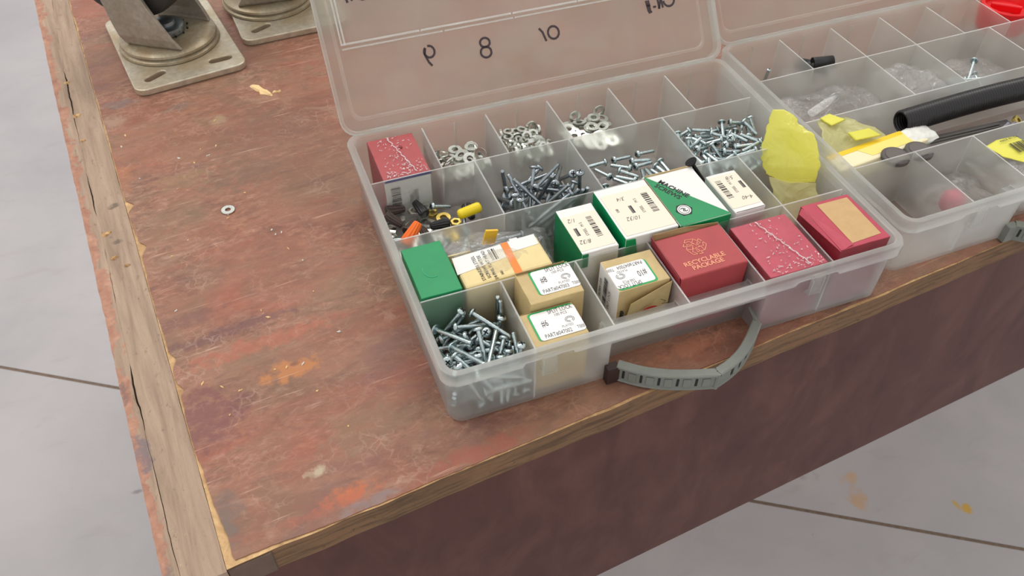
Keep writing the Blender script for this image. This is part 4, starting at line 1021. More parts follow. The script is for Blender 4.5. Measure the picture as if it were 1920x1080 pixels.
def barcode(parent, x0, x1, y0, y1, z, along='y', seed=1, mat=INK, M=None, fade=0):
    k = random.Random(seed); m = MB(); a, b = (y0, y1) if along == 'y' else (x0, x1); p = a
    while p < b:
        wd = k.choice((.00035, .00035, .0007, .001)); 
        if p+wd > b: break
        if along == 'y': m.box(x0, x1, p, p+wd, z, z+.00006, M=M)
        else: m.box(p, p+wd, y0, y1, z, z+.00006, M=M)
        p += wd + k.choice((.0003, .0005, .0009))
    return m.build('barcode', mat, parent)
IDM = Matrix.Identity(4)
def carton(name, label, x, y, w_, d, h, mats, rz=0, group=None, z=.0030, bev=.0005, tilt=(0, 0), seed=0, warp=.0004):
    """folding carton; mats = top, sides(x-), front(y-), rest"""
    t = thing(name, label, 'box', (x, y, z), group=group, rot=(tilt[0], tilt[1], rz)); t['_h'] = h
    k = random.Random(seed); v = []; 
    nx, ny, nz = 4, 4, 4
    bm = bmesh.new(); bmesh.ops.create_cube(bm, size=1, matrix=Matrix.Translation((.5, .5, .5)))
    bmesh.ops.subdivide_edges(bm, edges=bm.edges[:], cuts=4, use_grid_fill=True)
    for q in bm.verts:
        p = q.co.copy(); wq = Vector((mnoise.noise(p*2.3+Vector((seed, 0, 0))), mnoise.noise(p*2.3+Vector((0, seed, 5))), mnoise.noise(p*2.3+Vector((3, 0, seed)))))*warp
        if p.z > .99: wq.z *= .3
        if p.z < .01: wq.z = abs(wq.z)
        q.co = Vector((p.x*w_, p.y*d, p.z*h)) + wq
    me = bpy.data.meshes.new('body'); bm.normal_update(); 
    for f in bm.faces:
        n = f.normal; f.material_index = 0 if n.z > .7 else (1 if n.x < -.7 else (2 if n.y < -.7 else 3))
    bm.to_mesh(me); bm.free()
    for mm in mats: me.materials.append(mm)
    o = bpy.data.objects.new('carton_body', me); COL.objects.link(o); o.parent = t
    b = o.modifiers.new('bevel', 'BEVEL'); b.width = bev; b.segments = 2; b.limit_method = 'ANGLE'; b.angle_limit = .8
    return t
def topseam(t, w_, d, h, mat, y=.0006):      # free edge of the closing flap
    m = MB(); m.box(.0006, w_-.0006, y, y+.0003, h-.0008, h+.00025); m.build('flap_edge', mat, t)
def wrap(t, w_, d, h, seed, amp=.0007):
    bm = bmesh.new(); bmesh.ops.create_cube(bm, size=1, matrix=Matrix.Translation((.5, .5, .5)))
    bmesh.ops.subdivide_edges(bm, edges=bm.edges[:], cuts=22, use_grid_fill=True)
    for q in bm.verts:
        p = q.co; s = Vector((p.x*w_, p.y*d, p.z*h)); n = (p-Vector((.5, .5, .5)))
        a = abs(mnoise.noise(s*160+Vector((seed, 0, 0))))*amp + abs(mnoise.noise(s*520+Vector((0, seed, 0))))*amp*.5 + .0003
        q.co = s + Vector((n.x*2, n.y*2, n.z*2))*a
        if q.co.z < .0001: q.co.z = .0001
    me = bpy.data.meshes.new('plastic_wrap'); bm.to_mesh(me); bm.free(); me.materials.append(WRAP)
    o = bpy.data.objects.new('plastic_wrap', me); COL.objects.link(o); o.parent = t
    for p in me.polygons: p.use_smooth = True
    # welded seam of the film along the top
    pts = [(w_*(.42+.30*i/26)+.0005*math.sin(i*1.7), d*(.97-.93*i/26)) for i in range(27)]
    ribbon(pts, .0006, Matrix.Translation((0, 0, h+.0008)), 'film_seam', FILMW, t, h=.0003)
    k = random.Random(seed)
    m = MB()
    for i in range(120):      # bright torn film crumples
        sx = k.uniform(.1, .95)*w_; sy = k.uniform(.03, .97)*d if i > 45 else k.uniform(.01, .16)*d; a = k.uniform(0, 3); l = k.uniform(.0002, .0009)
        if 45 < i < 90: sx = w_*(.62-.25*sy/d+k.gauss(0, .10))
        sx = min(max(sx, .001), w_-.001)
        m.box(-l, l, -.00018, .00018, 0, .0004, M=Matrix.Translation((sx, sy, h+.0007)) @ Matrix.Rotation(a, 4, 'Z') @ Matrix.Rotation(k.uniform(-.5, .5), 4, 'X'))
    o = m.build('film_crumple', FILMW, t); o['kind'] = 'stuff'


# split-lock washer cartons in kraft card
def splitlock(t, w_, d, h, num, part, x0, x1, y0, y1, flip=False, code=True):
    z = h+.0001
    M = IDM if not flip else Matrix.Translation((x0+x1, y0+y1, 0)) @ Matrix.Rotation(PI, 4, 'Z')
    g = flat(rpoly(x0, x1, y0, y1, .0022), z, LGREEN, t, 'label_border', M=M)
    lb = flat(rpoly(x0+.0011, x1+.0002, y0-.0002, y1-.0011, .0018), z+.00012, LABELW, t, 'label', M=M)
    z += .00026; dx = x1-x0; dy = y1-y0; P = lambda u, v: (x0+dx*u, y0+dy*v)
    def T(s, u, v, size, mat=INK, sx=.62, **k):
        k.setdefault('bold', -.00005)
        x, y = P(u, v); text(s, size, mat, lb, x, y, z, sx=sx, M=M, **k)
    T('SPLIT LOCK', .69, .87, .0042, sx=.66); T('100 PCS', .66, .72, .0028, sx=.8)
    T(num, .26, .53, .0066, sx=.55); T('PLATED', .68, .27, .0024, INKG, .8); T('PART#'+part, .43, .10, .0040, sx=.66); T('T000', .92, .12, .0034, sx=.62)
    x, y = P(.78, .46)
    ribbon(arcp(x, y, .0026, .0020, -60, 270, 20), .0002, M, 'ring_picture', INK, lb, z=z)
    ribbon(arcp(x, y, .0018, .0012, -60, 270, 20), .0002, M, 'ring_picture', INK, lb, z=z)
    return lb
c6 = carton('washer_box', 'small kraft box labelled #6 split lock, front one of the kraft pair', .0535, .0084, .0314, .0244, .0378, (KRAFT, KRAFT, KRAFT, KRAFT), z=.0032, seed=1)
splitlock(c6, .0314, .0244, .0378, '#6', '047002', .0040, .0312, .0030, .0236); topseam(c6, .0314, .0244, .0378, KRAFTD, .0241)
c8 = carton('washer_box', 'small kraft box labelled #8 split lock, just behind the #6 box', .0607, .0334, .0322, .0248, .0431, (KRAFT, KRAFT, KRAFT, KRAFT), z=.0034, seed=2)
splitlock(c8, .0322, .0248, .0431, '#8', '047003', .0072, .0320, .0045, .0242)
m = MB(); m.box(.0005, .0300, .0238, .0242, .0425, .0446); m.build('open_flap', KRAFTD, c8)
c10 = carton('washer_box', 'kraft box with an upside-down #10 split lock label and crumpled front flap', .1110, .0264, .0320, .0255, .0420, (KRAFT, LABELW, KRAFT, KRAFT), z=.0030, seed=3)
splitlock(c10, .0320, .0255, .0420, '#10', '047004', .0004, .0252, .0006, .0192, flip=True)
SM = Matrix(((0, 0, -1, 0), (-1, 0, 0, 0), (0, 1, 0, 0), (0, 0, 0, 1)))     # side face: u along -y, v up, normal -x
SL10 = Matrix.Translation((-.0006, .0245, 0)) @ SM
barcode(c10, .0075, .0115, .014, .038, .0001, 'y', 5, M=SL10)
text('047004 USA', .0032, INK, c10, .0035, .026, .0001, rz=PI/2, M=SL10, sx=.9); text('SPLIT LOCK', .0032, INK, c10, .0150, .026, .0001, rz=PI/2, M=SL10, sx=.9)
m = MB(); m.add([(.0035, -.0006, .003), (.0322, -.0006, .003), (.0326, -.0010, .0405), (.006, -.0040, .034), (.0035, -.0012, .003), (.0322, -.0012, .003), (.0326, -.0016, .0409), (.006, -.0046, .0343)],
    [(0, 1, 2, 3), (4, 7, 6, 5), (0, 4, 5, 1), (1, 5, 6, 2), (2, 6, 7, 3), (3, 7, 4, 0)]); fl10 = m.build('loose_flap', KRAFT, c10)
FM = Matrix.Translation((0, -.0022, 0)) @ Matrix.Rotation(PI/2, 4, 'X')
for k in range(5): ribbon(arcp(.0195, .0245, .0046-.0007*k, .0022-.0003*k, 10*k, 190+8*k), .0004, Matrix.Translation((0, -.0016-.0000*k, 0)) @ FM, 'red_emblem', REDINK, c10)
ribbon([(.0265, .0290), (.0300, .0265), (.0275, .0250), (.0315, .0245)], .0003, Matrix.Translation((0, -.0004, 0)) @ FM, 'print', INK, c10)
ribbon([(.0110, .0250), (.0150, .0235), (.0240, .0225)], .0003, Matrix.Translation((0, -.0014, 0)) @ FM, 'print', INK, c10)
m = MB(); m.box(.0020, .0034, -.0022, -.0006, .004, .0260); m.build('torn_edge', INK, c10)

# red card boxes
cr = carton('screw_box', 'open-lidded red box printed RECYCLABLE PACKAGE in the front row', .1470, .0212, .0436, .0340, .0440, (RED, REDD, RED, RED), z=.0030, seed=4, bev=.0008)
zt = .0440+.0001
m = MB(); m.add([(0, .0338, .040), (.0436, .0338, .040), (.0436, .0346, .0446), (.020, .0362, .0462), (0, .0356, .0470), (0, .0344, .040), (.0436, .0344, .040), (.0436, .0350, .0446), (.020, .0367, .0462), (0, .0361, .0470)],
    [(0, 1, 2, 3, 4), (9, 8, 7, 6, 5), (0, 5, 6, 1), (1, 6, 7, 2), (2, 7, 8, 3), (3, 8, 9, 4), (4, 9, 5, 0)]); m.build('open_flap', KRAFTD, cr)
m = MB(); m.add([(-.0004, .000, .040), (-.0004, .0345, .040), (-.0014, .0350, .0470), (-.0006, .0010, .0442), (-.0008, .000, .040), (-.0008, .0345, .040), (-.0018, .0350, .0470), (-.0010, .0010, .0442)],
    [(0, 1, 2, 3), (4, 7, 6, 5), (0, 4, 5, 1), (1, 5, 6, 2), (2, 6, 7, 3), (3, 7, 4, 0)]); m.build('open_flap', REDD, cr)
text('RECYCLABLE', .0047, TANINK, cr, .0202, .0098, zt, rz=.03, bold=.00012, sx=.98); text('PACKAGE', .0047, TANINK, cr, .0204, .0058, zt, rz=.03, bold=.00012, sx=.98)
for k in range(3):        # three chasing arrows, outlined
    R = Matrix.Translation((.0204, .0214, 0)) @ Matrix.Rotation(math.radians(-8+120*k), 4, 'Z') @ Matrix.Scale(1.22, 4, (1, 0, 0)) @ Matrix.Scale(1.22, 4, (0, 1, 0))
    ribbon([(-.0058, .0006), (-.0032, .0050), (.0010, .0050), (.0034, .0018), (.0010, .0004), (-.0006, .0026), (-.0018, .0006), (-.0058, .0006)], .00038, R, 'recycling_mark', TANINK, cr, z=zt)
    ribbon([(.0010, .0050), (-.0008, .0026)], .0003, R, 'recycling_mark', TANINK, cr, z=zt)
    ribbon([(.0034, .0018), (.0048, .0030), (.0042, -.0004), (.0014, -.0006)], .00034, R, 'recycling_mark', TANINK, cr, z=zt)
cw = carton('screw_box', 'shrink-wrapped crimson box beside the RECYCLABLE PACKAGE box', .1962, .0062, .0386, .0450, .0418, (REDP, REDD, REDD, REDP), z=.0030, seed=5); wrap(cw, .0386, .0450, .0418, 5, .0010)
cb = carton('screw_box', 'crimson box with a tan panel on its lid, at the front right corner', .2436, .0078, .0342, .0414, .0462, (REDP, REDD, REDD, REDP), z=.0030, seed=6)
flat([(.0096, .0030), (.0306, .0042), (.0314, .0386), (.0098, .0388)], .0463, TAN, cb, 'tan_panel')
m = MB(); m.add([(-.0002, .040, .0455), (.0090, .0015, .0470), (-.0004, .0000, .0452), (-.0026, .038, .0432), (-.0002, .040, .0459), (.0090, .0015, .0474), (-.0004, .0000, .0456), (-.0026, .038, .0436)],
    [(0, 1, 2, 3), (4, 7, 6, 5), (0, 4, 5, 1), (1, 5, 6, 2), (2, 6, 7, 3), (3, 7, 4, 0)]); m.build('loose_wrap_edge', REDP, cb)
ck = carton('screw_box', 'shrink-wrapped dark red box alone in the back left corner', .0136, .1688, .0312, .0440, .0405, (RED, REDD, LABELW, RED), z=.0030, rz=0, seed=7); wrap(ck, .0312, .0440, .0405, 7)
m = MB(); m.box(.0004, .0312, -.0007, -.0003, .0385, .0402); m.build('blue_edge', NAVY, ck)
FK = Matrix.Translation((0, -.0008, 0)) @ Matrix.Rotation(PI/2, 4, 'X')
barcode(ck, .004, .010, .010, .034, 0, 'y', 9, INKG, M=FK); text('STEEL\nSCREWS', .0036, INKG, ck, .019, .022, 0, rz=PI/2, M=FK)
m = MB(); m.lathe([(.0013, 0), (.0013, .0002)], 12, M=Matrix.Translation((.0195, .0300, .0412))); m.build('hole_mark', REDD, ck)

# green box
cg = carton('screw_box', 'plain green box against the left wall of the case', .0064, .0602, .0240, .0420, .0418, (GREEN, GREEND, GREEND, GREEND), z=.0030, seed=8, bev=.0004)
ribbon(arcp(.012, .020, .005, .006, 150, 290), .0005, Matrix.Translation((0, 0, .0419)), 'scuff', simple('pale_green_scuff', (46, 160, 112), .6), cg)
# white and green cartons with stickers
def sticker(t, z, x0, x1, y0, y1, bar, icon, hand1, hand2, h1, h2, steel, ms, seed):
    st = flat(rpoly(x0, x1, y0, y1, .001), z, CREAM, t, 'sticker'); z += .00014
    barcode(st, bar[0], bar[1], bar[2], bar[3], z, 'y', seed)
    m = MB(); m.box(icon[0]-.0008, icon[0]+.0008, icon[1]-.0034, icon[1]+.0034, z, z+.0001); m.build('screw_picture', INKG, st)
    m = MB(); m.box(icon[0]+.0006, icon[0]+.0013, icon[1]-.0034, icon[1]+.0034, z, z+.0001); m.build('screw_picture', INK, st)
    for s, p in ((hand1, h1), (hand2, h2)):
        text(s, .0048, INK, st, p[0], p[1], z, rz=math.radians(176), shear=.3, sx=.85, name='handwriting', bold=-.00006)
    text('STEEL', .0026, INKG, st, steel[0], steel[1], z, rz=PI/2); text('M S', .0026, INKG, st, ms[0], ms[1], z, rz=PI/2)
    return st
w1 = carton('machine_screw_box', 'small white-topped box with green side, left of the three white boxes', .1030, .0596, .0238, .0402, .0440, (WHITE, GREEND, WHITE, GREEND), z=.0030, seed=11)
sticker(w1, .0441, .0002, .0226, .0020, .0330, (.0148, .0184, .0105, .0290), (.0045, .0180), '1/2', '8/32', (.0060, .0285), (.0065, .0090), (.0100, .0165), (.0100, .0235), 1)
m = MB(); m.box(.0002, .0040, -.0006, -.0002, .0330, .0434); m.build('green_corner', GREEND, w1)
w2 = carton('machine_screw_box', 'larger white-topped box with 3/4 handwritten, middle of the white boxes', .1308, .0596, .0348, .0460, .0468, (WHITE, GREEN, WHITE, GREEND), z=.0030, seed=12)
sticker(w2, .0469, .0015, .0345, .0020, .0395, (.0262, .0304, .0160, .0345), (.0146, .0225), '3/4', '10/32', (.0128, .0335), (.0128, .0150), (.0212, .0205), (.0205, .0292), 2)
text('100', .0024, INKG, w2, .0062, .0240, .0471, rz=PI/2)
m = MB(); m.prism([(.0002, .0330), (.0085, .0330), (.0062, .0455), (.0002, .0462)], 0, .0005, M=Matrix.Translation((0, -.0002, 0)) @ Matrix.Rotation(PI/2, 4, 'X')); m.build('green_corner', GREEN, w2)
m = MB(); m.lathe([(.0042, 0), (.0042, .0002)], 6, M=Matrix.Translation((-.0006, .019, .0340)) @ Matrix.Rotation(-PI/2, 4, 'Y')); m.build('hexagon_emblem', INK, w2)
m = MB(); m.lathe([(.0033, 0), (.0033, .0002)], 20, M=Matrix.Translation((-.0008, .019, .0340)) @ Matrix.Rotation(-PI/2, 4, 'Y')); m.build('round_emblem', LABELW, w2)
mc = carton('machine_screw_box', 'green and white box printed MACHINE SCREWS with a hexagon emblem', .1672, .0596, .0338, .0486, .0452, (WHITE, GREEND, GREEND, GREEND), z=.0030, seed=13, bev=.0003)
z = .0453
flat([(.0002, .0002), (.0334, .0002), (.0338, .0012), (.0012, .0484), (.0002, .0484)], z, GREEN, mc, 'green_triangle')
th = math.radians(-62)
text('MACHINE', .0050, INK, mc, .0124, .0325, z+.00013, rz=th, bold=.00012, sx=1.0); text('SCREWS', .0050, INK, mc, .0078, .0312, z+.00013, rz=th, bold=.00012, sx=1.0)
m = MB(); m.lathe([(.0056, z), (.0056, z+.00022)], 6, M=Matrix.Translation((.0090, .0125, 0))); m.build('hexagon_emblem', INK, mc)
m = MB(); m.lathe([(.0042, z), (.0042, z+.0003)], 24, M=Matrix.Translation((.0090, .0125, 0))); hx = m.build('round_emblem', LABELW, mc)
ribbon(arcp(.0090, .0125, .0033, .0033, 0, 360, 24), .0003, Matrix.Translation((0, 0, z+.0003)), 'emblem_ring', INK, hx)
ribbon([(.0070, .0135), (.0084, .0142), (.0088, .0128), (.0080, .0116), (.0092, .0112)], .0006, Matrix.Translation((0, 0, z+.0003)), 'emblem_mark', INK, hx)
ribbon([(.0110, .0115), (.0096, .0108), (.0092, .0122), (.0100, .0134), (.0088, .0138)], .0006, Matrix.Translation((0, 0, z+.0003)), 'emblem_mark', INK, hx)
m = MB(); m.box(.0004, .0334, .0486, .0490, .0400, .0462); m.build('open_flap', KRAFT, mc)
m = MB(); m.box(-.0006, -.0002, .0060, .0470, .0380, .0456); m.build('flap_edge', KRAFTD, mc)
m = MB(); m.box(.0010, .0336, -.0010, -.0005, .0370, .0456); m.build('front_flap', GREEN, mc)
ws = carton('machine_screw_box', 'small white box with barcode sticker, right of the MACHINE SCREWS box', .2062, .0608, .0210, .0376, .0426, (WHITE, WHITE, WHITE, WHITE), z=.0030, seed=14)
sticker(ws, .0427, .0004, .0205, .0040, .0350, (.0028, .0068, .0135, .0310), (.0178, .0230), '5/8', '4-40', (.0140, .0312), (.0150, .0110), (.0115, .0200), (.0115, .0270), 3)
topseam(ws, .0210, .0376, .0426, INKG, .0003)

# ------------------------------------------------------------------ the yellow, white and orange labelled package
pk = thing('labelled_package', 'yellow screw package with white label and orange stripe behind kraft boxes', 'package', (.0315, .0608, .0030), rot=(0, 0, math.radians(1.5)))
def pouch(name, w_, d, h, mat, parent, seed, nx=26, ny=20, amp=.002, edge=.35, z0=0.0, flatb=True, crump=60):
    """pillow shaped bag with creases"""
    v = []; f = []
    for s in (1, -1):
        for j in range(ny+1):
            for i in range(nx+1):
                u, t = i/nx, j/ny; e = min(1, (4*u*(1-u))**edge * (4*t*(1-t))**edge)
                p = Vector((u*w_, t*d, 0)); r = mnoise.noise(p*crump+Vector((seed, s, 0))); r2 = abs(mnoise.noise(p*crump*2.6+Vector((0, seed, s))))
                zz = h*.5 + s*h*.5*e + (amp*(r-.9*r2))*(1 if s > 0 else .3)*e
                if s < 0: zz = max(0, zz)
                v.append((u*w_+amp*.7*mnoise.noise(Vector((t*5, seed, 1)))*1, t*d+amp*.7*mnoise.noise(Vector((u*5, seed, 2))), z0+zz))
    n = (nx+1)*(ny+1)
    for s in (0, 1):
        for j in range(ny):
            for i in range(nx):
                a = s*n+j*(nx+1)+i; q = (a, a+1, a+nx+2, a+nx+1); f.append(q if s == 0 else q[::-1])
    for i in range(nx):
        f.append((i, n+i, n+i+1, i+1)); a = ny*(nx+1)+i; f.append((a, a+1, n+a+1, n+a))
    for j in range(ny):
        a = j*(nx+1); f.append((a, a+nx+1, n+a+nx+1, n+a)); a += nx; f.append((a, n+a, n+a+nx+1, a+nx+1))
    return mesh(name, v, f, mat, parent, True)
pouch('film_wrap', .0575, .0285, .0402, mat_film('package_film', opacity=.25, base=lin((226, 214, 170)), gloss=.15, shine=.06), pk, 3, amp=.0012, edge=.12)
m = MB(); m.box(.0015, .0555, .0012, .0272, .002, .0388); bd = m.build('card_body', YCARD, pk, bevel=.0015)
zl = .0389
flat([(.0005, .0128), (.0320, .0160), (.0326, .0275), (.0020, .0268)], zl, WHITE, pk, 'white_band')
flat([(.0372, .0190), (.0540, .0196), (.0545, .0285), (.0440, .0283), (.0438, .0296), (.0390, .0296), (.0388, .0280), (.0372, .0278)], zl, WHITE, pk, 'white_tab')
flat([(.0318, .0006), (.0362, .0006), (.0370, .0280), (.0328, .0280)], zl+.0001, ORANGE, pk, 'orange_stripe')
for s, x in (('STAINLESS STEEL', .0136), ('SCREWS W/TEE', .0170), ('3/4 PHIL FLAT HEAD', .0206)): text(s, .0029, INK, pk, x, .0136, zl+.00014, rz=PI/2, sx=.98)
text('5831', .0020, INK, pk, .0250, .0055, zl+.00014, rz=PI/2)
barcode(pk, .0236, .0276, .0165, .0258, zl+.00014, 'x', 4)
m = MB(); m.tube([(.0562, .006, .030), (.0562, .024, .031)], [.0042, .0046], 14); m.build('blister_end', FILM, pk, True)

# ------------------------------------------------------------------ loose hardware
def screw_mesh(L, r, hr, hh, name, mat, rings=11, dark=SLOT, flat_head=False):
    m = MB(); z1 = L/2-hh; z0 = -L/2; prof = [(r*.7, z0)]
    for i in range(rings):
        a = z0+.0004+(z1-z0-.0010)*i/rings; b = z0+.0004+(z1-z0-.0010)*(i+.5)/rings; prof += [(r, a), (r*.86, b)]
    prof += [(r*.9, z1-.0002), (r*.9, z1)]
    m.lathe(prof, 8)
    if flat_head: m.lathe([(r*.9, z1-.001), (hr, z1+hh*.75), (hr*.98, z1+hh)], 14)
    else: m.lathe([(hr*.92, z1), (hr, z1+hh*.25), (hr*.93, z1+hh*.62), (hr*.62, z1+hh*.92), (hr*.25, z1+hh)], 14)
    for a in (0, PI/2): m.box(-hr*.55, hr*.55, -hr*.13, hr*.13, z1+hh*.90, z1+hh*1.03, 1, M=Matrix.Rotation(a, 4, 'Z'))  # raised dark cross: shade of the driver recess painted as colour
    me = bpy.data.meshes.new(name); o = m.build('tmp', [mat, dark]); me = o.data; me.name = name; bpy.data.objects.remove(o)
    for p in me.polygons:
        p.use_smooth = p.material_index == 0 and len(p.vertices) == 4
    return me
def ring_mesh(name, ro, ri, th, mat, gap=False, n=18):
    m = MB(); R = []
    a0, a1 = (12, 348) if gap else (0, 360)
    for i in range(n+1):
        a = math.radians(a0+(a1-a0)*i/n); tw = (i/n-.5)*th*.6 if gap else 0
        R.append([Vector((q*math.cos(a), q*math.sin(a), z+tw)) for q, z in ((ri, -th/2), (ro, -th/2), (ro, th/2), (ri, th/2))])
    m.loft(R, cap=gap); o = m.build('tmp', [mat], bevel=0); me = o.data; me.name = name; bpy.data.objects.remove(o); return me
def nut_mesh(name, R, ri, th, mat):
    m = MB(); N = 24; r4 = []
    def hexr(a): k = (math.degrees(a) % 60)-30; return R*math.cos(PI/6)/math.cos(math.radians(k))
    for i in range(N):
        a = 2*PI*i/N; h = hexr(a); r4.append([Vector((q*math.cos(a), q*math.sin(a), z)) for q, z in ((ri, -th/2), (h*.93, -th/2), (h, -th*.36), (h, th*.36), (h*.93, th/2), (ri, th/2))])
    r4.append(r4[0]); m.loft(r4, cap=False); o = m.build('tmp', [mat]); me = o.data; me.name = name; bpy.data.objects.remove(o); return me
ME = {'screw28': screw_mesh(.028, .0015, .0031, .0021, 'screw_medium', ZINC), 'screw36': screw_mesh(.036, .0014, .0031, .0020, 'screw_long', ZINCD, 14),
      'screw15': screw_mesh(.015, .0014, .0029, .0019, 'screw_short', ZINC, 6),
      'washer': ring_mesh('washer', .0048, .0023, .0009, NICK), 'ring': ring_mesh('lock_washer', .0037, .0021, .0015, NICK, True), 'nut': nut_mesh('hex_nut', .0038, .0018, .0026, NICK)}
def wirenut_mesh(name, mat):
    m = MB(); N = 24; R = []
    for z, r in ((-.0080, .0042), (-.0074, .0044), (-.0040, .0041), (.0050, .0030), (.0072, .0026), (.0078, .0018)):
        R.append([Vector(((r*(1+(.07 if k % 2 else -.05)*(1 if z > -.006 else 0)))*math.cos(2*PI*k/N), (r*(1+(.07 if k % 2 else -.05)*(1 if z > -.006 else 0)))*math.sin(2*PI*k/N), z)) for k in range(N)])
    m.loft(R); m.lathe([(.0034, -.0081), (.0030, -.0082)], 12, 1); o = m.build('tmp', [mat, BLACKP]); me = o.data; me.name = name; bpy.data.objects.remove(o); return me
for nm, mt in (('or', ORANGEP), ('br', BROWNP), ('ye', YELLOWP), ('bk', BLACKP)): ME['wn'+nm] = wirenut_mesh('wire_connector_'+nm, mt)
INFO = {
 'P1': ('machine_screw', 'screw', 'zinc pan-head machine screw lying loose in the front left compartment', 'loose screws in the front left compartment'),
 'P2': ('machine_screw', 'screw', 'long steel pan-head screw in the pile behind the white-topped boxes', 'long loose screws behind the white boxes'),
 'P4': ('lock_washer', 'washer', 'split lock washer in the pile, third compartment of the back row', 'lock washers in the third back compartment'),
 'P5': ('flat_washer', 'washer', 'flat steel washer in the pile, fourth compartment of the back row', 'flat washers in the fourth back compartment'),
 'P6': ('machine_screw', 'screw', 'short bluish zinc screw in the pile left of the yellow bag', 'short screws beside the yellow bag'),
 'P7': ('machine_screw', 'screw', 'short screw in the compartment behind the MACHINE SCREWS box', 'short screws behind the MACHINE SCREWS box')}
WN = {'k': 0}
for tg, items in SIM.items():
    for kind, l, q in items:
        if tg == 'P3':
            inf = ('hex_nut', 'nut', 'hex nut among the washers, second compartment of the back row', 'nuts in the second back compartment') if kind == 'nut' else ('flat_washer', 'washer', 'flat washer in the pile, second compartment of the back row', 'washers in the second back compartment')
        elif tg == 'P8':
            inf = {'nut': ('hex_nut', 'nut', 'hex nut among the wire connectors, left side compartment', 'nuts among the wire connectors'), 'washer': ('flat_washer', 'washer', 'washer among the wire connectors, left side compartment', 'washers among the wire connectors'),
                   'screw15': ('machine_screw', 'screw', 'short screw among the wire connectors, left side compartment', 'short screws among the wire connectors'), 'wnut': ('wire_connector', 'wire connector', None, 'wire connectors in the left side compartment')}[kind]
        elif tg in ('P4', 'P2', 'P5') and kind in ('nut', 'washer') and not (tg == 'P5'):
            inf = {'P4': ('hex_nut', 'nut', 'hex nut among the lock washers, third compartment of the back row', 'nuts in the third back compartment'), 'P2': ('flat_washer', 'washer', 'white washer under the long steel screws', 'washers under the long screws')}[tg]
        else: inf = INFO[tg]
        key = kind; lab = inf[2]
        if kind == 'wnut':
            key, lab = (('wnbr', 'brown ribbed wire connector in the left side compartment'), ('wnbk', 'black ribbed wire connector in the left side compartment'))[WN['k'] % 2]; WN['k'] += 1
            if abs(l[0]-18) < 10 and l[1] < 138 or (abs(l[0]-58) < 9 and l[1] < 142): continue
        me = ME[key]
        if tg == 'P2' and kind == 'washer':
            if 'washerW' not in ME: ME['washerW'] = ring_mesh('nylon_washer', .0048, .0023, .0009, NYLON)
            me = ME['washerW']
        if tg == 'P8' and kind in ('washer', 'nut') and l[0] > 38:
            if kind+'B' not in ME:
                ME['washerB'] = ring_mesh('brass_washer', .0048, .0023, .0009, BRASS); ME['nutB'] = nut_mesh('brass_nut', .0038, .0018, .0026, BRASS)
            me = ME[kind+'B']; lab = lab.replace('hex nut', 'yellow hex nut').replace('washer among', 'yellow washer among')
            inf = (inf[0], inf[1], inf[2], 'yellow '+inf[3])
        o = bpy.data.objects.new(inf[0], me); COL.objects.link(o); o.location = (l[0]/1000, l[1]/1000, l[2]/1000+.0016); o.rotation_mode = 'QUATERNION'; o.rotation_quaternion = q
        if kind == 'wnut': o.scale = (.8, .8, .8)
        tag(o, lab, inf[1], inf[3])
def lay(name, me, loc, direc, label, cat, group=None, roll=0):
    o = bpy.data.objects.new(name, me); COL.objects.link(o); o.location = loc
    o.rotation_mode = 'QUATERNION'; o.rotation_quaternion = Vector(direc).to_track_quat('Z', 'Y') @ Quaternion((0, 0, 1), roll)
    return tag(o, label, cat, group)
lay('wire_connector', ME['wnor'], (.0195, .1270, .0325), (.55, .35, .45), 'orange ribbed wire connector on top of the pile at left', 'wire connector')
m = MB(); m.lathe([(.0012, -.0080), (.0028, -.0074), (.0034, -.0060), (.0034, .0060), (.0028, .0074), (.0012, .0080)], 20); o = m.build('tmp', [YELLOWP], None, True); ME['wnye'] = o.data; bpy.data.objects.remove(o)
lay('wire_connector', ME['wnye'], (.0585, .1318, .0350), (1, .10, .10), 'smooth yellow wire connector lying on the pile', 'wire connector')
# black drywall screw poking up behind the MACHINE SCREWS box
lay('drywall_screw', screw_mesh(.040, .0014, .0040, .0026, 'drywall_screw', BLACKM, 20, flat_head=True), (.2115, .1045, .0345), (-.50, .28, .80), 'black drywall screw leaning between the white boxes', 'screw')
# loose washer, wood chips and crumbs on the bench
lay('flat_washer', ring_mesh('bench_washer', .0046, .0020, .0009, NICK), (-.0856, .2287, .0006), (0, 0, 1), 'small steel washer lying alone on the red bench top', 'washer')
def free(o, label, cat, group=None): return tag(o, label, cat, group)
free(splinter('wood_chip', -.0399, .3686, -.98, .0250, .0070, CHIP, .0001, h=.0012), 'large pale wood chip in front of the casters', 'wood chip')
free(splinter('wood_chip', -.0285, .3620, -.05, .0070, .0022, CHIP, .0001), 'tiny wood chip right beside the large pale one', 'wood chip')
k = random.Random(11)
for i in range(34):
    s = k.uniform(.02, .55); t_ = k.uniform(.02, .38)
    if s > .13 + .02 and t_ > .02: s = k.uniform(.035, .125)
    x = -.15153 + s*math.cos(TH) - t_*math.sin(TH); y = -.03847 + s*math.sin(TH) + t_*math.cos(TH)
    free(splinter('wood_crumb', x, y, k.uniform(0, 3), k.uniform(.0012, .0032), k.uniform(.0006, .0013), CHIP if i % 3 else NYLON, .0001, h=.0005), 'tiny pale crumb scattered on the bench top', 'crumb', 'pale crumbs on the bench top')

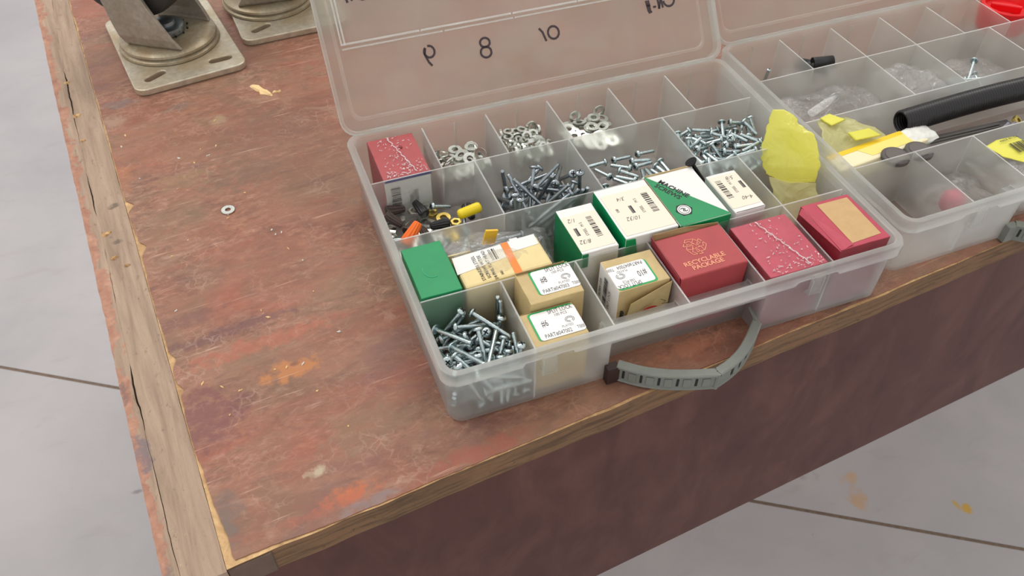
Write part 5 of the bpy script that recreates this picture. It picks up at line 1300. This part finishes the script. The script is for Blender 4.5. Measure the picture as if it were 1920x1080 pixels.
# ------------------------------------------------------------------ bags in the first case
def bag(label, x, y, w_, d, h, seed, z=.0022, mat=None, amp=.003, name='plastic_bag', edge=.2, crump=70, group=None, rz=0):
    t = thing(name, label, 'bag', (x, y, z), rz, group); pouch('bag_film', w_, d, h, mat or FILM, t, seed, amp=amp, edge=edge, crump=crump); return t
bag('clear crumpled bag under the screws behind the white boxes', .0765, .1135, .0630, .0530, .0060, 1, amp=.0015)
bag('clear bag under the washers, second compartment of the back row', .0538, .1695, .0430, .0440, .0175, 2)
bag('clear bag under the lock washers, third compartment of the back row', .1000, .1695, .0430, .0440, .0175, 3)
bag('clear bag under the flat washers, fourth compartment of the back row', .1460, .1695, .0450, .0440, .0165, 4)
bag('clear bag under the short screws beside the yellow bag', .2140, .1135, .0670, .0530, .0175, 5)
bag('clear bag under the screws behind the MACHINE SCREWS box', .1430, .1135, .0675, .0530, .0195, 6)
bag('clear bag under the wire connectors in the left side compartment', .0062, .1135, .0670, .0530, .0140, 7)
bg = bag('clear bag of long steel screws left of the white boxes', .0320, .0920, .0690, .0185, .0330, 8, amp=.0035)
for i in range(9):
    a = .12*math.sin(i*2.3); lay('machine_screw', ME['screw36'], (.066+.004*math.sin(i*1.9), .0975+.0012*i % .011, .0070+.0026*i), (1, .12*math.cos(i*1.7), a), 'long steel screw inside the clear bag left of the white boxes', 'screw', 'screws in the clear bag')
bf = bag('clear film bag with yellow card and fittings behind the green box', .0300, .0935, .0440, .0170, .0385, 9, amp=.004)
m = MB(); m.box(0, .0080, 0, .0015, 0, .0110, M=Matrix.Translation((.0265, .0085, .0300)) @ Matrix.Rotation(.25, 4, 'Y')); m.build('yellow_card', simple('amber_card', (236, 190, 60), .5), bf)
m = MB(); m.box(.004, .0180, .006, .0072, .012, .0300); m.build('pale_card', YCARD, bf)
m = MB(); m.tube([(.012, .0045, .018), (.014, .006, .034)], .0030, 10); m.tube([(.018, .0045, .018), (.020, .006, .034)], .0026, 10); m.build('clear_fitting', FILM, bf, True)
# yellow crumpled bag standing in the right hand compartments
yb = thing('plastic_bag', 'crumpled translucent yellow bag sticking up at the right wall of the first case', 'bag', (.2440, .1020, .0020))
def sheet(name, ctrl, mat, parent, seed, nu=30, nv=34, amp=.003, th=.0012, freq=55):
    """crumpled film: bilinear patch over a grid of control points"""
    R_ = len(ctrl)-1; C_ = len(ctrl[0])-1; v = []; f = []
    for j in range(nv+1):
        for i in range(nu+1):
            a = i/nu*C_; b = j/nv*R_; i0 = min(int(a), C_-1); j0 = min(int(b), R_-1); a -= i0; b -= j0
            sa = a*a*(3-2*a); sb = b*b*(3-2*b); sa = .5*a+.5*sa; sb = .5*b+.5*sb
            p = (Vector(ctrl[j0][i0])*(1-sa)+Vector(ctrl[j0][i0+1])*sa)*(1-sb)+(Vector(ctrl[j0+1][i0])*(1-sa)+Vector(ctrl[j0+1][i0+1])*sa)*sb
            q = p*freq; n1 = mnoise.noise(q+Vector((seed, 0, 0))); n2 = abs(mnoise.noise(q*2.1+Vector((0, seed, 0))))
            v.append(p + Vector((.5, -.6, .6))*(amp*(n1-n2)))
    for j in range(nv):
        for i in range(nu): a = j*(nu+1)+i; f.append((a, a+1, a+nu+2, a+nu+1))
    o = mesh(name, [tuple(p) for p in v], f, mat, parent, True)
    s = o.modifiers.new('thickness', 'SOLIDIFY'); s.thickness = th; return o
def rel(G, o=(.2440, .1020, .0020)): return [[(p[0]-o[0], p[1]-o[1], p[2]-o[2]) for p in r] for r in G]
sheet('bag_film', rel([[(.268, .124, .0655), (.272, .120, .0665), (.277, .110, .0655)], [(.264, .122, .055), (.271, .108, .060), (.2800, .093, .064)], [(.260, .1165, .0465), (.271, .102, .048), (.2805, .082, .054)], [(.258, .109, .037), (.268, .096, .038), (.2800, .079, .046)], [(.259, .103, .030), (.268, .090, .029), (.2790, .078, .036)]]), YFILM, yb, 3, amp=.0032, freq=70)
sheet('inner_fold', rel([[(.260, .100, .030), (.269, .089, .031), (.2790, .078, .035)], [(.257, .087, .018), (.268, .079, .020), (.2800, .070, .028)], [(.257, .072, .0065), (.268, .066, .0065), (.2800, .064, .0120)]]), YPALE, yb, 8, amp=.003)
m = MB()
for q, s in (((.018, -.036, .003), .004), ((.026, -.033, .004), .0035), ((.012, -.030, .001), .003)): m.lathe([(s*.3, 0), (s, s*.3), (s*.9, s), (s*.3, s*1.4)], 9, M=Matrix.Translation(q))
m.build('yellow_piece', YLAB, yb, True)

# ------------------------------------------------------------------ contents of the second case (given in that case's own frame)
C2 = Matrix.Translation((.2968, .0127, .0002)) @ Matrix.Rotation(math.radians(1.0), 4, 'Z')
def c2(x, y, z): return tuple(C2 @ Vector((x, y, z)))
def put(o, x, y, z, rz=0): o.location = c2(x, y, z); o.rotation_euler[2] += math.radians(1.0)+rz; return o
hose = thing('corrugated_hose', 'black corrugated plastic hose lying across the second case', 'hose', c2(0, 0, 0), math.radians(1))
p0 = Vector((.0775, .0985, .0365)); p1 = Vector((.262, .0905, .0400)); N = 336; rings = []; rin = []
dx = (p1-p0).normalized(); ax = Vector((-dx.y, dx.x, 0)); az = dx.cross(ax)
for i in range(N+1):
    t = i/N; c = p0.lerp(p1, t) + Vector((0, .004*math.sin(t*PI), 0)); r = .0082 + (.00045 if (i//2) % 2 else -.00045)
    rings.append([c + ax*math.cos(2*PI*k/20)*r + az*math.sin(2*PI*k/20)*r for k in range(20)])
rin = [[c2_ + (p - c2_)*.86 for p in R for c2_ in [p0.lerp(p1, i/N) + Vector((0, .004*math.sin(i/N*PI), 0))]] for i, R in enumerate(rings)]
m = MB(); m.loft(rings + rin[::-1] + [rings[0]], cap=False); o = m.build('hose_wall', HOSE, hose)
for p in o.data.polygons: p.use_smooth = True
# package with a yellow stripe and a white end
pz = thing('long_package', 'long yellow and white package in front of the black hose', 'package', c2(.0060, .0690, .0240), math.radians(1+5))
m = MB(); m.box(0, .078, 0, .0165, 0, .0120); m.build('card_body', simple('pale_cream_card', (240, 228, 188), .5), pz, bevel=.0012)
flat([(.0, .0125), (.066, .0125), (.066, .0163), (0, .0163)], .0121, YSTR, pz, 'yellow_stripe'); flat([(.030, .0035), (.066, .0030), (.066, .0125), (.024, .0125)], .0121, simple('light_yellow_print', (246, 222, 120), .5), pz, 'print')
o = pouch('white_end', .026, .0170, .0100, NYLON, pz, 4, amp=.0015); o.location = (.064, .0005, .0040)
text('4L', .0040, INK, pz, .006, .005, .0121, rz=-.6)
for x, y, n_ in ((.0480, .0680, 'left'), (.0670, .0672, 'right')):
    d_ = thing('dark_disc', n_+' one of two dark grey discs at the divider before the hose', 'disc', c2(x, y, .0345)); m = MB(); m.lathe([(.0088, 0), (.0094, .0006), (.0094, .0030), (.0088, .0036)], 28); m.build('rim', simple('dark_grey_cap', (84, 78, 76), .5), d_); m = MB(); m.lathe([(.0070, .0036), (.0068, .0041)], 24); m.build('face', simple('dark_grey_face', (96, 88, 84), .45), d_)
bag('clear bag under the long yellow and white package', *c2(.006, .064, 0)[:2], .088, .044, .0235, 12, z=.0024, rz=.017)
# tools lying under the hose: grey strip and little grey picks
gs = thing('metal_strip', 'dark grey flat strip lying just below the black hose', 'strip', c2(.095, .0820, .0240), math.radians(1-3)); m = MB(); m.box(0, .070, 0, .006, 0, .0020); m.box(.004, .060, .0015, .0045, .0020, .0032); m.build('bar', simple('dull_grey_steel', (104, 100, 98), .45, .5), gs, bevel=.0004)
bag('clear bag beneath the grey strip and grey wall plugs', *c2(.098, .064, 0)[:2], .120, .030, .0200, 13, z=.0024, rz=.017)
for i in range(7):
    a = i*2.4; q = c2(.150+.004*math.sin(a)+.0012*i, .0700+.003*math.cos(a*1.3), .0285+.0008*(i % 3))
    m = MB(); m.tube([(0, 0, -.006), (0, 0, .005), (0, 0, .006)], [.0007, .0010, .0016], 6); o = m.build('wall_plug', simple('light_grey_plastic', (150, 146, 158), .5) if i == 0 else MATS['light_grey_plastic'])
    o.location = q; o.rotation_euler = (1.3*math.sin(a), 1.2*math.cos(a*1.7), a); tag(o, 'little grey plastic plug in the heap below the hose', 'wall plug', 'grey plugs below the hose')
o = lay('hex_nut', nut_mesh('brass_nut2', .0045, .002, .003, BRASS), c2(.163, .0745, .0310), (.3, -.4, .7), 'yellow metal nut at the right end of the grey plugs', 'nut')
# red cap and others in the back row
rc = thing('red_cap', 'bright red dished plastic cap at the back right corner', 'cap', c2(.2640, .1960, .0220)); m = MB(); m.lathe([(.018, 0), (.0205, .014), (.0205, .0200), (.0190, .0210), (.0175, .0200), (.0160, .0150), (.0040, .0120)], 40); o = m.build('cap_shell', REDPL, rc); smooth_by_angle(o, .5)
m = MB(); m.box(-.012, .012, -.0015, .0015, .013, .0195, M=Matrix.Rotation(-.7, 4, 'Z')); m.build('grip_rib', REDPL, rc, bevel=.0008)
bag('clear bag beneath the red cap', *c2(.244, .175, 0)[:2], .036, .038, .0195, 14, z=.0024)
for i, (x, y, z, dd, L) in enumerate(((.0760, .1960, .0262, (-.8, .55, .0), .022), (.0790, .1900, .0320, (.95, -.25, .05), .016))):
    tb = thing('black_tube', ('longer black rubber tube lying in the back row', 'short black tube end on top of the longer tube')[i], 'tube', c2(x, y, z)); tb.rotation_mode = 'QUATERNION'; tb.rotation_quaternion = Vector(dd).to_track_quat('Z', 'Y')
    m = MB(); R = [[Vector((r*math.cos(2*PI*k/18), r*math.sin(2*PI*k/18), zz)) for k in range(18)] for r, zz in ((.0046, -L/2), (.0046, L/2), (.0034, L/2), (.0034, -L/2), (.0046, -L/2))]; m.loft(R, cap=False); m.build('tube_wall', BLACKP, tb, True)
bag('clear bag beneath the black tubes in the back row', *c2(.0560, .176, 0)[:2], .042, .036, .0215, 19, z=.0024, rz=.017)
lay('steel_pin', screw_mesh(.030, .0014, .0018, .001, 'steel_pin', ZINC, 2), c2(.0290, .1930, .0215), (.08, -.10, 1), 'bright steel pin standing upright in the back left compartment', 'pin')
bag('clear crumpled bag in the middle compartment behind the hose', *c2(.1025, .1165, 0)[:2], .044, .050, .038, 15, z=.0024, amp=.006, rz=.017)
sbg = bag('clear bag with silver screws behind the hose', *c2(.1500, .1165, 0)[:2], .068, .050, .026, 16, z=.0024, amp=.004, rz=.017)
for i in range(9):
    a = i*1.9; lay('machine_screw', ME['screw28'], c2(.183+.012*math.sin(a), .140+.008*math.cos(a*1.4), .0075+.0022*i), (math.cos(a), math.sin(a), .25*math.sin(a*2)), 'silver screw inside the clear bag behind the hose', 'screw', 'silver screws in the bag behind the hose')
bag('grey clear bag with a white tube, second compartment column, behind the yellow sheet', *c2(.0070, .1165, 0)[:2], .090, .050, .030, 17, z=.0024, amp=.005, rz=.017)
wt = thing('white_tube', 'white plastic tube lying in the bag compartment by the left wall', 'tube', c2(.050, .146, .0260)); m = MB(); m.tube([(-.014, -.004, 0), (.014, .006, .002)], .0030, 12); m.build('tube_wall', PLAS_EDGE, wt, True)
yb2 = thing('plastic_bag', 'pale yellow crumpled sheet in the second case left of the hose', 'bag', c2(.0090, .0700, .0200), math.radians(1))
sheet('bag_film', [[(.008, .046, .022), (.020, .046, .023), (.034, .044, .020)], [(.004, .030, .018), (.022, .028, .019), (.046, .026, .017)], [(.002, .018, .014), (.022, .016, .016), (.052, .014, .014)]], YPALE, yb2, 13, amp=.004)
sheet('yellow_patch', [[(.010, .045, .0245), (.018, .046, .0255)], [(.014, .036, .0235), (.026, .038, .0240)]], YLAB, yb2, 14, 8, 8, amp=.001)
sheet('yellow_patch', [[(.020, .026, .0225), (.036, .025, .0225)], [(.022, .019, .0205), (.042, .018, .0200)]], YLAB, yb2, 15, 8, 8, amp=.001)
# front row of the second case
yl = thing('labelled_bag', 'yellow-labelled clear bag in the front row below the hose', 'bag', c2(.1070, .0090, .0024), math.radians(1)); pouch('bag_film', .040, .050, .036, FILM, yl, 21, amp=.004)
sheet('yellow_label', [[(.004, .044, .036), (.014, .046, .037), (.030, .045, .037)], [(.006, .030, .037), (.016, .032, .038), (.032, .030, .038)], [(.020, .016, .036), (.028, .016, .037), (.036, .014, .037)]], YLAB, yl, 5, 14, 14, amp=.0008, th=.0004)
barcode(yl, .016, .030, .028, .038, .0388, 'x', 8); text('MADE IN USA', .0026, INK, yl, .021, .0425, .0386, rz=.05)
bag('clear bag of pink and grey fittings, front row of the second case', *c2(.0570, .0080, 0)[:2], .045, .050, .022, 22, z=.0024, amp=.005)
pf = thing('pink_fitting', 'pinkish red plastic fitting showing through the first dividers', 'fitting', c2(.0660, .0270, .0240)); m = MB(); m.lathe([(.006, -.006), (.0075, -.004), (.0075, .004), (.004, .0075)], 18); m.build('cap', PINKPL, pf, True)
lay('acorn_nut', screw_mesh(.012, .0020, .0036, .004, 'acorn_nut', NICK, 3), c2(.0180, .0330, .0052), (.4, -.3, .8), 'shiny domed bolt in the front left compartment of the second case', 'bolt')

# ------------------------------------------------------------------ casters, upside down on their plates at the back of the bench
def caster(label, x, y, rz, pw, pd, ang, ring_off, rust=False):
    t = thing('swivel_caster', label, 'caster', (x, y, .0002), rz)
    # plate with four slots: outline, slots as dark recesses cut through by a boolean-free build of strips
    bm = bmesh.new(); r = .009; P = rpoly(-pw/2, pw/2, -pd/2, pd/2, r, 6)
    vs = [bm.verts.new((a, b, .0055)) for a, b in P]; edges = [bm.edges.new((vs[i], vs[(i+1) % len(vs)])) for i in range(len(vs))]
    for cx, cy, a in ((-pw/2+.019, -pd/2+.0170, .42), (pw/2-.0185, -pd/2+.0165, -.02), (-pw/2+.019, pd/2-.0170, -.42), (pw/2-.0185, pd/2-.0165, .02)):
        L_, R_ = .0062, .0034; S_ = []
        for k in range(7): q = PI/2+PI*k/6; S_.append((-L_+R_*math.cos(q), R_*math.sin(q)))
        for k in range(7): q = -PI/2+PI*k/6; S_.append((L_+R_*math.cos(q), R_*math.sin(q)))
        sv = [bm.verts.new((cx+p[0]*math.cos(a)-p[1]*math.sin(a), cy+p[0]*math.sin(a)+p[1]*math.cos(a), .0055)) for p in S_]
        edges += [bm.edges.new((sv[i], sv[(i+1) % len(sv)])) for i in range(len(sv))]
    bmesh.ops.triangle_fill(bm, use_beauty=True, edges=edges)
    ret = bmesh.ops.extrude_face_region(bm, geom=bm.faces[:]); bmesh.ops.translate(bm, vec=(0, 0, -.0055), verts=[g for g in ret['geom'] if isinstance(g, bmesh.types.BMVert)])
    bmesh.ops.recalc_face_normals(bm, faces=bm.faces); me = bpy.data.meshes.new('mounting_plate'); bm.to_mesh(me); bm.free(); me.materials.append(CPLATE)
    o = bpy.data.objects.new('mounting_plate', me); COL.objects.link(o); o.parent = t; b = o.modifiers.new('bevel', 'BEVEL'); b.width = .0008; b.segments = 2; b.limit_method = 'ANGLE'; b.angle_limit = .9
    ro = Matrix.Translation(ring_off)
    m = MB(); m.lathe([(.0400, .0050), (.0415, .0062), (.0412, .0080), (.0385, .0092), (.0378, .0100), (.0400, .0110), (.0396, .0128), (.0372, .0142), (.0330, .0148), (.0240, .0150), (.0120, .0150)], 56, M=ro); o = m.build('swivel_ring', CRING, t); smooth_by_angle(o, .7)
    m = MB(); m.lathe([(.0150, .0160), (.0155, .0190), (.0150, .0212), (.0120, .0222), (.0085, .0224), (.0080, .0250), (.0060, .0262)], 32, M=ro); o = m.build('kingpin_washer', CNUT, t); smooth_by_angle(o, .6)
    m = MB()
    for k in range(14):
        q = 2*PI*k/14; m.lathe([(.0009, .0), (.0011, .0008), (.0005, .0015)], 8, M=ro @ Matrix.Translation((.0175*math.cos(q), .0175*math.sin(q), .0165)))
    m.build('bearing_balls', BLACKM, t)
    Rf = ro @ Matrix.Rotation(ang, 4, 'Z')
    for s in (-1, 1):
        rows = []
        for z, a, b, off in ((.0148, -.021, .027, .0262), (.0170, -.023, .026, .0275), (.024, -.026, .022, .0288), (.034, -.028, .017, .0290), (.048, -.030, .010, .0290), (.064, -.033, .003, .0287), (.078, -.034, .000, .0285), (.090, -.031, -.001, .0285), (.097, -.025, -.007, .0285)):
            rows.append([Vector((a, s*off, z)), Vector(((a+b)/2, s*(off+.0010), z)), Vector((b, s*off, z)), Vector((b, s*(off-.0035), z)), Vector(((a+b)/2, s*(off-.0025), z)), Vector((a, s*(off-.0035), z))])
        m = MB(); m.loft([[Rf @ p for p in q] for q in rows]); o = m.build('fork_leg', CFORK, t, bevel=.0006); o.data.polygons.foreach_set('use_smooth', [False]*len(o.data.polygons))
    Wm = Rf @ Matrix.Translation((-.016, 0, .082)) @ Matrix.Rotation(PI/2, 4, 'X')
    m = MB(); m.lathe([(.018, -.0195), (.042, -.0195), (.0480, -.0165), (.0500, -.010), (.0505, 0), (.0500, .010), (.0480, .0165), (.042, .0195), (.018, .0195)], 48, M=Wm); o = m.build('wheel', RUBBER, t); smooth_by_angle(o, .6)
    m = MB(); m.lathe([(.004, -.0330), (.0065, -.0330), (.0065, .0330), (.004, .0330)], 6, M=Wm); m.lathe([(.012, -.0225), (.016, -.0215), (.016, .0215), (.012, .0225)], 20, M=Wm); m.build('axle', CNUT, t)
    return t
caster('nearer upside-down caster with a bare slotted plate, at the left', -.0985, .4615, math.radians(8.6), .091, .128, math.radians(-42), (-.002, .002, 0))
caster('farther caster half hidden behind the open lid of the first case', .0010, .5060, math.radians(3), .094, .128, math.radians(172), (-.010, .002, 0))
for o in list(bpy.data.objects):
    if '_h' in o.keys(): del o['_h']
